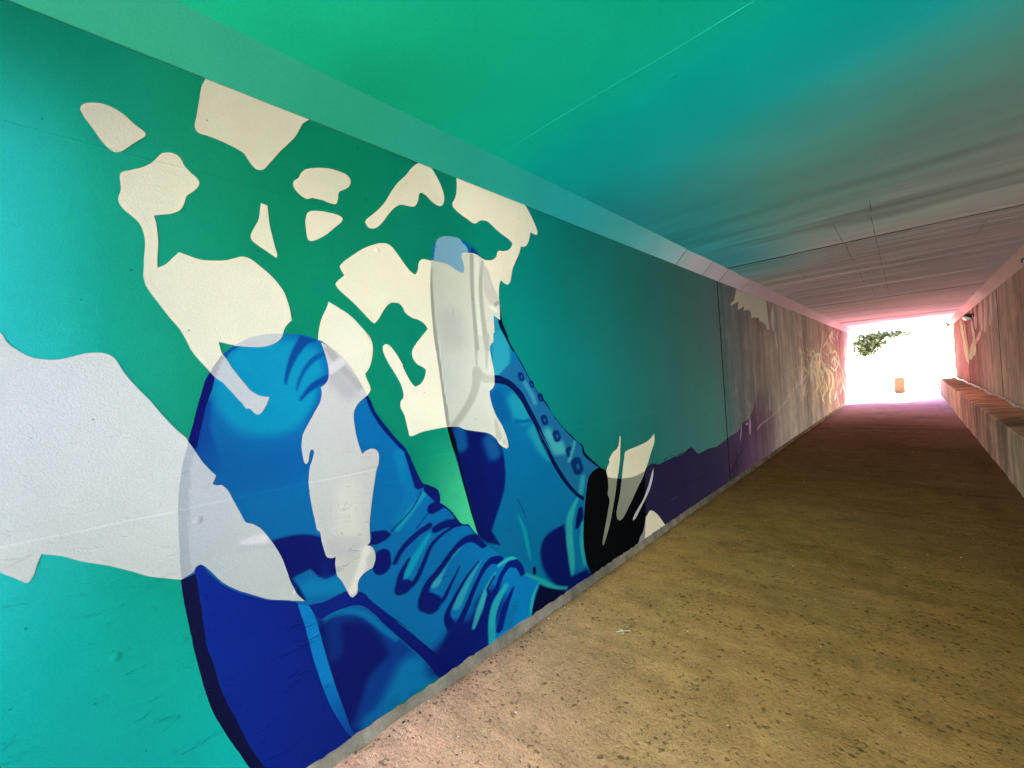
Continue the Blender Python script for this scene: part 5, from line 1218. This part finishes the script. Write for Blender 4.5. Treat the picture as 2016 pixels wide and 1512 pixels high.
def make_lamp(loc, label):
    t = tag(empty('wall_lamp', loc), label, 'lamp', 'lamps along the right wall')
    lathe('wall_plate', [(0.0, -0.02), (0.075, -0.02), (0.08, 0.0), (0.075, 0.018), (0.0, 0.02)], 18, t, M_BLACK, (-0.018, 0, 0.02), (0, math.pi / 2, 0))
    tube('arm', [(-0.02, 0, 0.03), (-0.07, 0, 0.05), (-0.12, 0, 0.045), (-0.14, 0, 0.03)], 0.018, 8, t, M_BLACK)
    tilt = (math.radians(-14), math.radians(24), 0)
    lathe('lamp_shade', [(0.02, 0.11), (0.055, 0.105), (0.085, 0.075), (0.115, 0.02), (0.135, -0.045), (0.130, -0.05), (0.10, 0.0), (0.03, 0.06)], 24, t, M_BLACK, (-0.15, 0, -0.03), tilt)
    lathe('lamp_lens', [(0.0, -0.12), (0.05, -0.112), (0.09, -0.085), (0.115, -0.045), (0.10, -0.01), (0.02, 0.02)], 24, t, M_LENS, (-0.15, 0, -0.03), tilt)
    t.scale = (0.78, 0.78, 0.78)
    tube('cable', [(-0.01, 0, 0.05), (-0.012, 0.03, 0.1), (-0.012, 0.04, 0.2)], 0.008, 6, t, M_BLACK)
    return t
make_lamp((WR, 16.34, 2.50), 'black shaded wall lamp with white lens above the painted drips')
make_lamp((WR, 8.0, 2.60), 'wall lamp nearest the viewer, only its white lens in view at the right edge')

# ------------------------------------------------------------------ outside, beyond the far mouth
M_POST = plain('weathered brown wood', (0.045, 0.02, 0.008), 0.85, 0, 0.45, 14)
post = tag(empty('wooden_post', (-0.45, 26.6, -0.09)), 'short brown wooden block post standing in the glare beyond the far mouth', 'post')
bm = bmesh.new()
bmesh.ops.create_cube(bm, size=1.0)
for v in bm.verts:
    v.co = Vector((v.co.x * 0.36 * (1.06 if v.co.z < 0 else 1), v.co.y * 0.3, (v.co.z + 0.5) * 0.74))
bmesh.ops.bevel(bm, geom=list(bm.edges), offset=0.025, segments=2, affect='EDGES')
me = bpy.data.meshes.new('post_body'); bm.to_mesh(me); bm.free()
link('post_body', me, post, M_POST)
M_BARK = plain('bark', (0.085, 0.06, 0.04), 0.9, 0, 0.35, 18)
def leaf_mat(name, c):
    m, nt, b = new_mat(name, 0.6, 0.3)
    at = N(nt, 'ShaderNodeAttribute', attribute_name='base_colour')
    nt.links.new(at.outputs['Color'], b.inputs['Base Color'])
    return m
M_LEAF = leaf_mat('leaves', None)
def leaves(name, clumps, count, size, parent, seed, dark=1.0):
    rr = np.random.RandomState(seed)
    V, F, Cc = [], [], []
    for (cx, cy_, cz, sx, sy, sz), wgt in clumps:
        for _ in range(int(count * wgt)):
            p = np.array([cx, cy_, cz]) + rr.normal(0, 0.42, 3) * (sx, sy, sz)
            d = rr.normal(0, 1, 3); d[2] -= 0.5; d /= np.linalg.norm(d)
            e = np.cross(d, rr.normal(0, 1, 3)); e /= np.linalg.norm(e)
            L = size * rr.uniform(0.6, 1.3); Wd = L * 0.42
            i = len(V)
            V += [p, p + d * L * 0.45 + e * Wd, p + d * L, p + d * L * 0.45 - e * Wd]
            F.append((i, i + 1, i + 2, i + 3))
            g = rr.uniform(0.6, 1.3) * dark
            Cc += [(0.045 * g, 0.075 * g, 0.018 * g)] * 4
    return link(name, mesh(name, V, F, np.array(Cc)), parent, M_LEAF)
def make_tree(name, loc, label, trunk, limbs, clumps, count, size, seed, dark=1.0):
    t = tag(empty(name, loc), label, 'tree')
    tube('trunk', trunk[0], trunk[1], 12, t, M_BARK)
    for p, r_ in limbs:
        tube('limb', p, r_, 8, t, M_BARK)
    leaves('crown', clumps, count, size, t, seed, dark)
    return t
make_tree('leafy_tree', (-4.9, 26.9, -0.1), 'leafy tree outside the far mouth with a drooping branch hanging into view',
    ([(0, 0, 0), (0.1, 0, 1.6), (0.25, 0.1, 3.0), (0.2, 0.2, 4.6), (0.3, 0.2, 6.0)], [0.28, 0.22, 0.18, 0.13, 0.05]),
    [([(0.2, 0.1, 2.5), (1.2, -0.3, 3.1), (2.3, -0.6, 3.05), (3.2, -0.7, 2.6), (3.6, -0.75, 1.95)], [0.10, 0.07, 0.05, 0.032, 0.010]),
     ([(2.3, -0.6, 3.0), (3.3, -0.6, 2.85), (4.2, -0.7, 2.72), (4.9, -0.7, 2.6)], [0.045, 0.03, 0.018, 0.007]),
     ([(3.2, -0.65, 2.62), (3.0, -0.7, 2.3), (2.85, -0.75, 2.05)], [0.02, 0.012, 0.005]),
     ([(0.2, 0.2, 4.0), (-0.9, 0.5, 5.0), (-1.8, 0.5, 5.6)], [0.09, 0.06, 0.02]),
     ([(0.25, 0.2, 4.6), (1.2, 0.8, 5.4), (2.2, 1.0, 5.9)], [0.08, 0.05, 0.02])],
    [((3.45, -0.7, 2.42, 0.8, 0.5, 0.30), 0.26), ((3.4, -0.75, 2.1, 0.55, 0.4, 0.30), 0.16), ((3.9, -0.7, 2.78, 1.1, 0.4, 0.16), 0.2), ((4.6, -0.7, 2.78, 0.6, 0.3, 0.12), 0.05),
     ((0.3, 0.2, 5.6, 2.2, 2.0, 1.4), 0.3), ((-1.4, 0.5, 5.4, 1.4, 1.3, 1.0), 0.14), ((1.8, 0.9, 5.7, 1.4, 1.3, 0.9), 0.14)], 3400, 0.14, 5, 0.34)
make_tree('leafy_tree', (4.9, 27.0, -0.1), 'tree outside the far mouth, its low twigs showing at the top right of the opening',
    ([(0, 0, 0), (-0.1, 0, 1.8), (-0.2, 0.1, 3.4), (-0.3, 0.1, 5.4)], [0.25, 0.2, 0.15, 0.05]),
    [([(-0.2, 0.1, 2.9), (-1.2, -0.4, 3.4), (-2.4, -0.7, 3.2), (-3.2, -0.8, 3.0)], [0.09, 0.06, 0.03, 0.01]),
     ([(-0.2, 0.1, 3.8), (0.8, 0.5, 4.8), (1.6, 0.6, 5.4)], [0.08, 0.05, 0.02])],
    [((-2.9, -0.75, 3.02, 0.5, 0.3, 0.13), 0.09), ((-3.6, -0.8, 2.98, 0.3, 0.3, 0.1), 0.03), ((-0.2, 0.2, 5.0, 2.0, 1.8, 1.2), 0.4), ((1.2, 0.6, 5.2, 1.2, 1.2, 0.9), 0.2)], 2400, 0.14, 9, 0.3)
shrub = tag(empty('shrub', (1.0, 25.9, -0.09)), 'small dry shrub beside the far end of the ledge, outside the mouth', 'shrub')
rr = np.random.RandomState(4)
for k in range(7):
    a = rr.uniform(0, 2 * math.pi); h = rr.uniform(0.3, 0.6)
    tube('stem', [(0, 0, 0), (0.08 * math.cos(a), 0.08 * math.sin(a), h * 0.5), (0.24 * math.cos(a), 0.24 * math.sin(a), h)], [0.012, 0.008, 0.003], 5, shrub, M_BARK)
leaves('foliage', [((0, 0, 0.36, 0.45, 0.45, 0.38), 1.0)], 420, 0.10, shrub, 8, 0.2)

# ------------------------------------------------------------------ litter on the walkway
M_STRAW = plain('dry straw', (0.55, 0.44, 0.26), 0.8)
M_PEB = plain('pale chips', (0.62, 0.56, 0.46), 0.85)
M_DARK = plain('dark dirt crumbs', (0.05, 0.035, 0.02), 0.9)
def fz(x, y):
    return float(floor_pos(np.array([[y, x]]))[0, 2])
tw = tag(empty('twig', (-1.33, 2.24, fz(-1.33, 2.24) + 0.004)), 'small forked straw lying on the dusty floor near the blue shoe', 'twig')
tube('stalk', [(-0.03, -0.03, 0), (0.0, 0.0, 0.004), (0.035, 0.028, 0.002)], 0.0022, 5, tw, M_STRAW)
tube('stalk', [(-0.03, 0.005, 0.002), (-0.005, 0.002, 0.005), (0.012, -0.02, 0.0)], 0.0018, 5, tw, M_STRAW)
def scatter(name, n, mat, smin, smax, seed, flat):
    rr = np.random.RandomState(seed)
    V, F = [], []
    for _ in range(n):
        y = 0.4 + 9.5 * rr.rand() ** 2; x = rr.uniform(WL + 0.03, LEDGE_X - 0.03) if rr.rand() < 0.75 else WL + 0.02 + abs(rr.normal(0, 0.09))
        x = min(x, LEDGE_X - 0.02)
        s = rr.uniform(smin, smax) * (0.6 + 0.8 * rr.rand())
        z = fz(x, y) + s * flat * 0.4
        i = len(V); a0 = rr.rand() * 6.28
        top, bot = (x, y, z + s * flat), (x, y, z - s * flat)
        ring = [(x + s * math.cos(a0 + k * 1.2566) * rr.uniform(0.6, 1.2), y + s * math.sin(a0 + k * 1.2566) * rr.uniform(0.6, 1.2), z + rr.uniform(-.2, .2) * s * flat) for k in range(5)]
        V += [top, bot] + ring
        for k in range(5):
            F += [(i, i + 2 + k, i + 2 + (k + 1) % 5), (i + 1, i + 2 + (k + 1) % 5, i + 2 + k)]
    return tag(link(name, mesh(name, V, F), None, mat), kind='stuff')
scatter('pale_grit', 130, M_PEB, 0.0022, 0.005, 1, 0.6)
scatter('dirt_crumbs', 700, M_DARK, 0.003, 0.008, 2, 0.35)
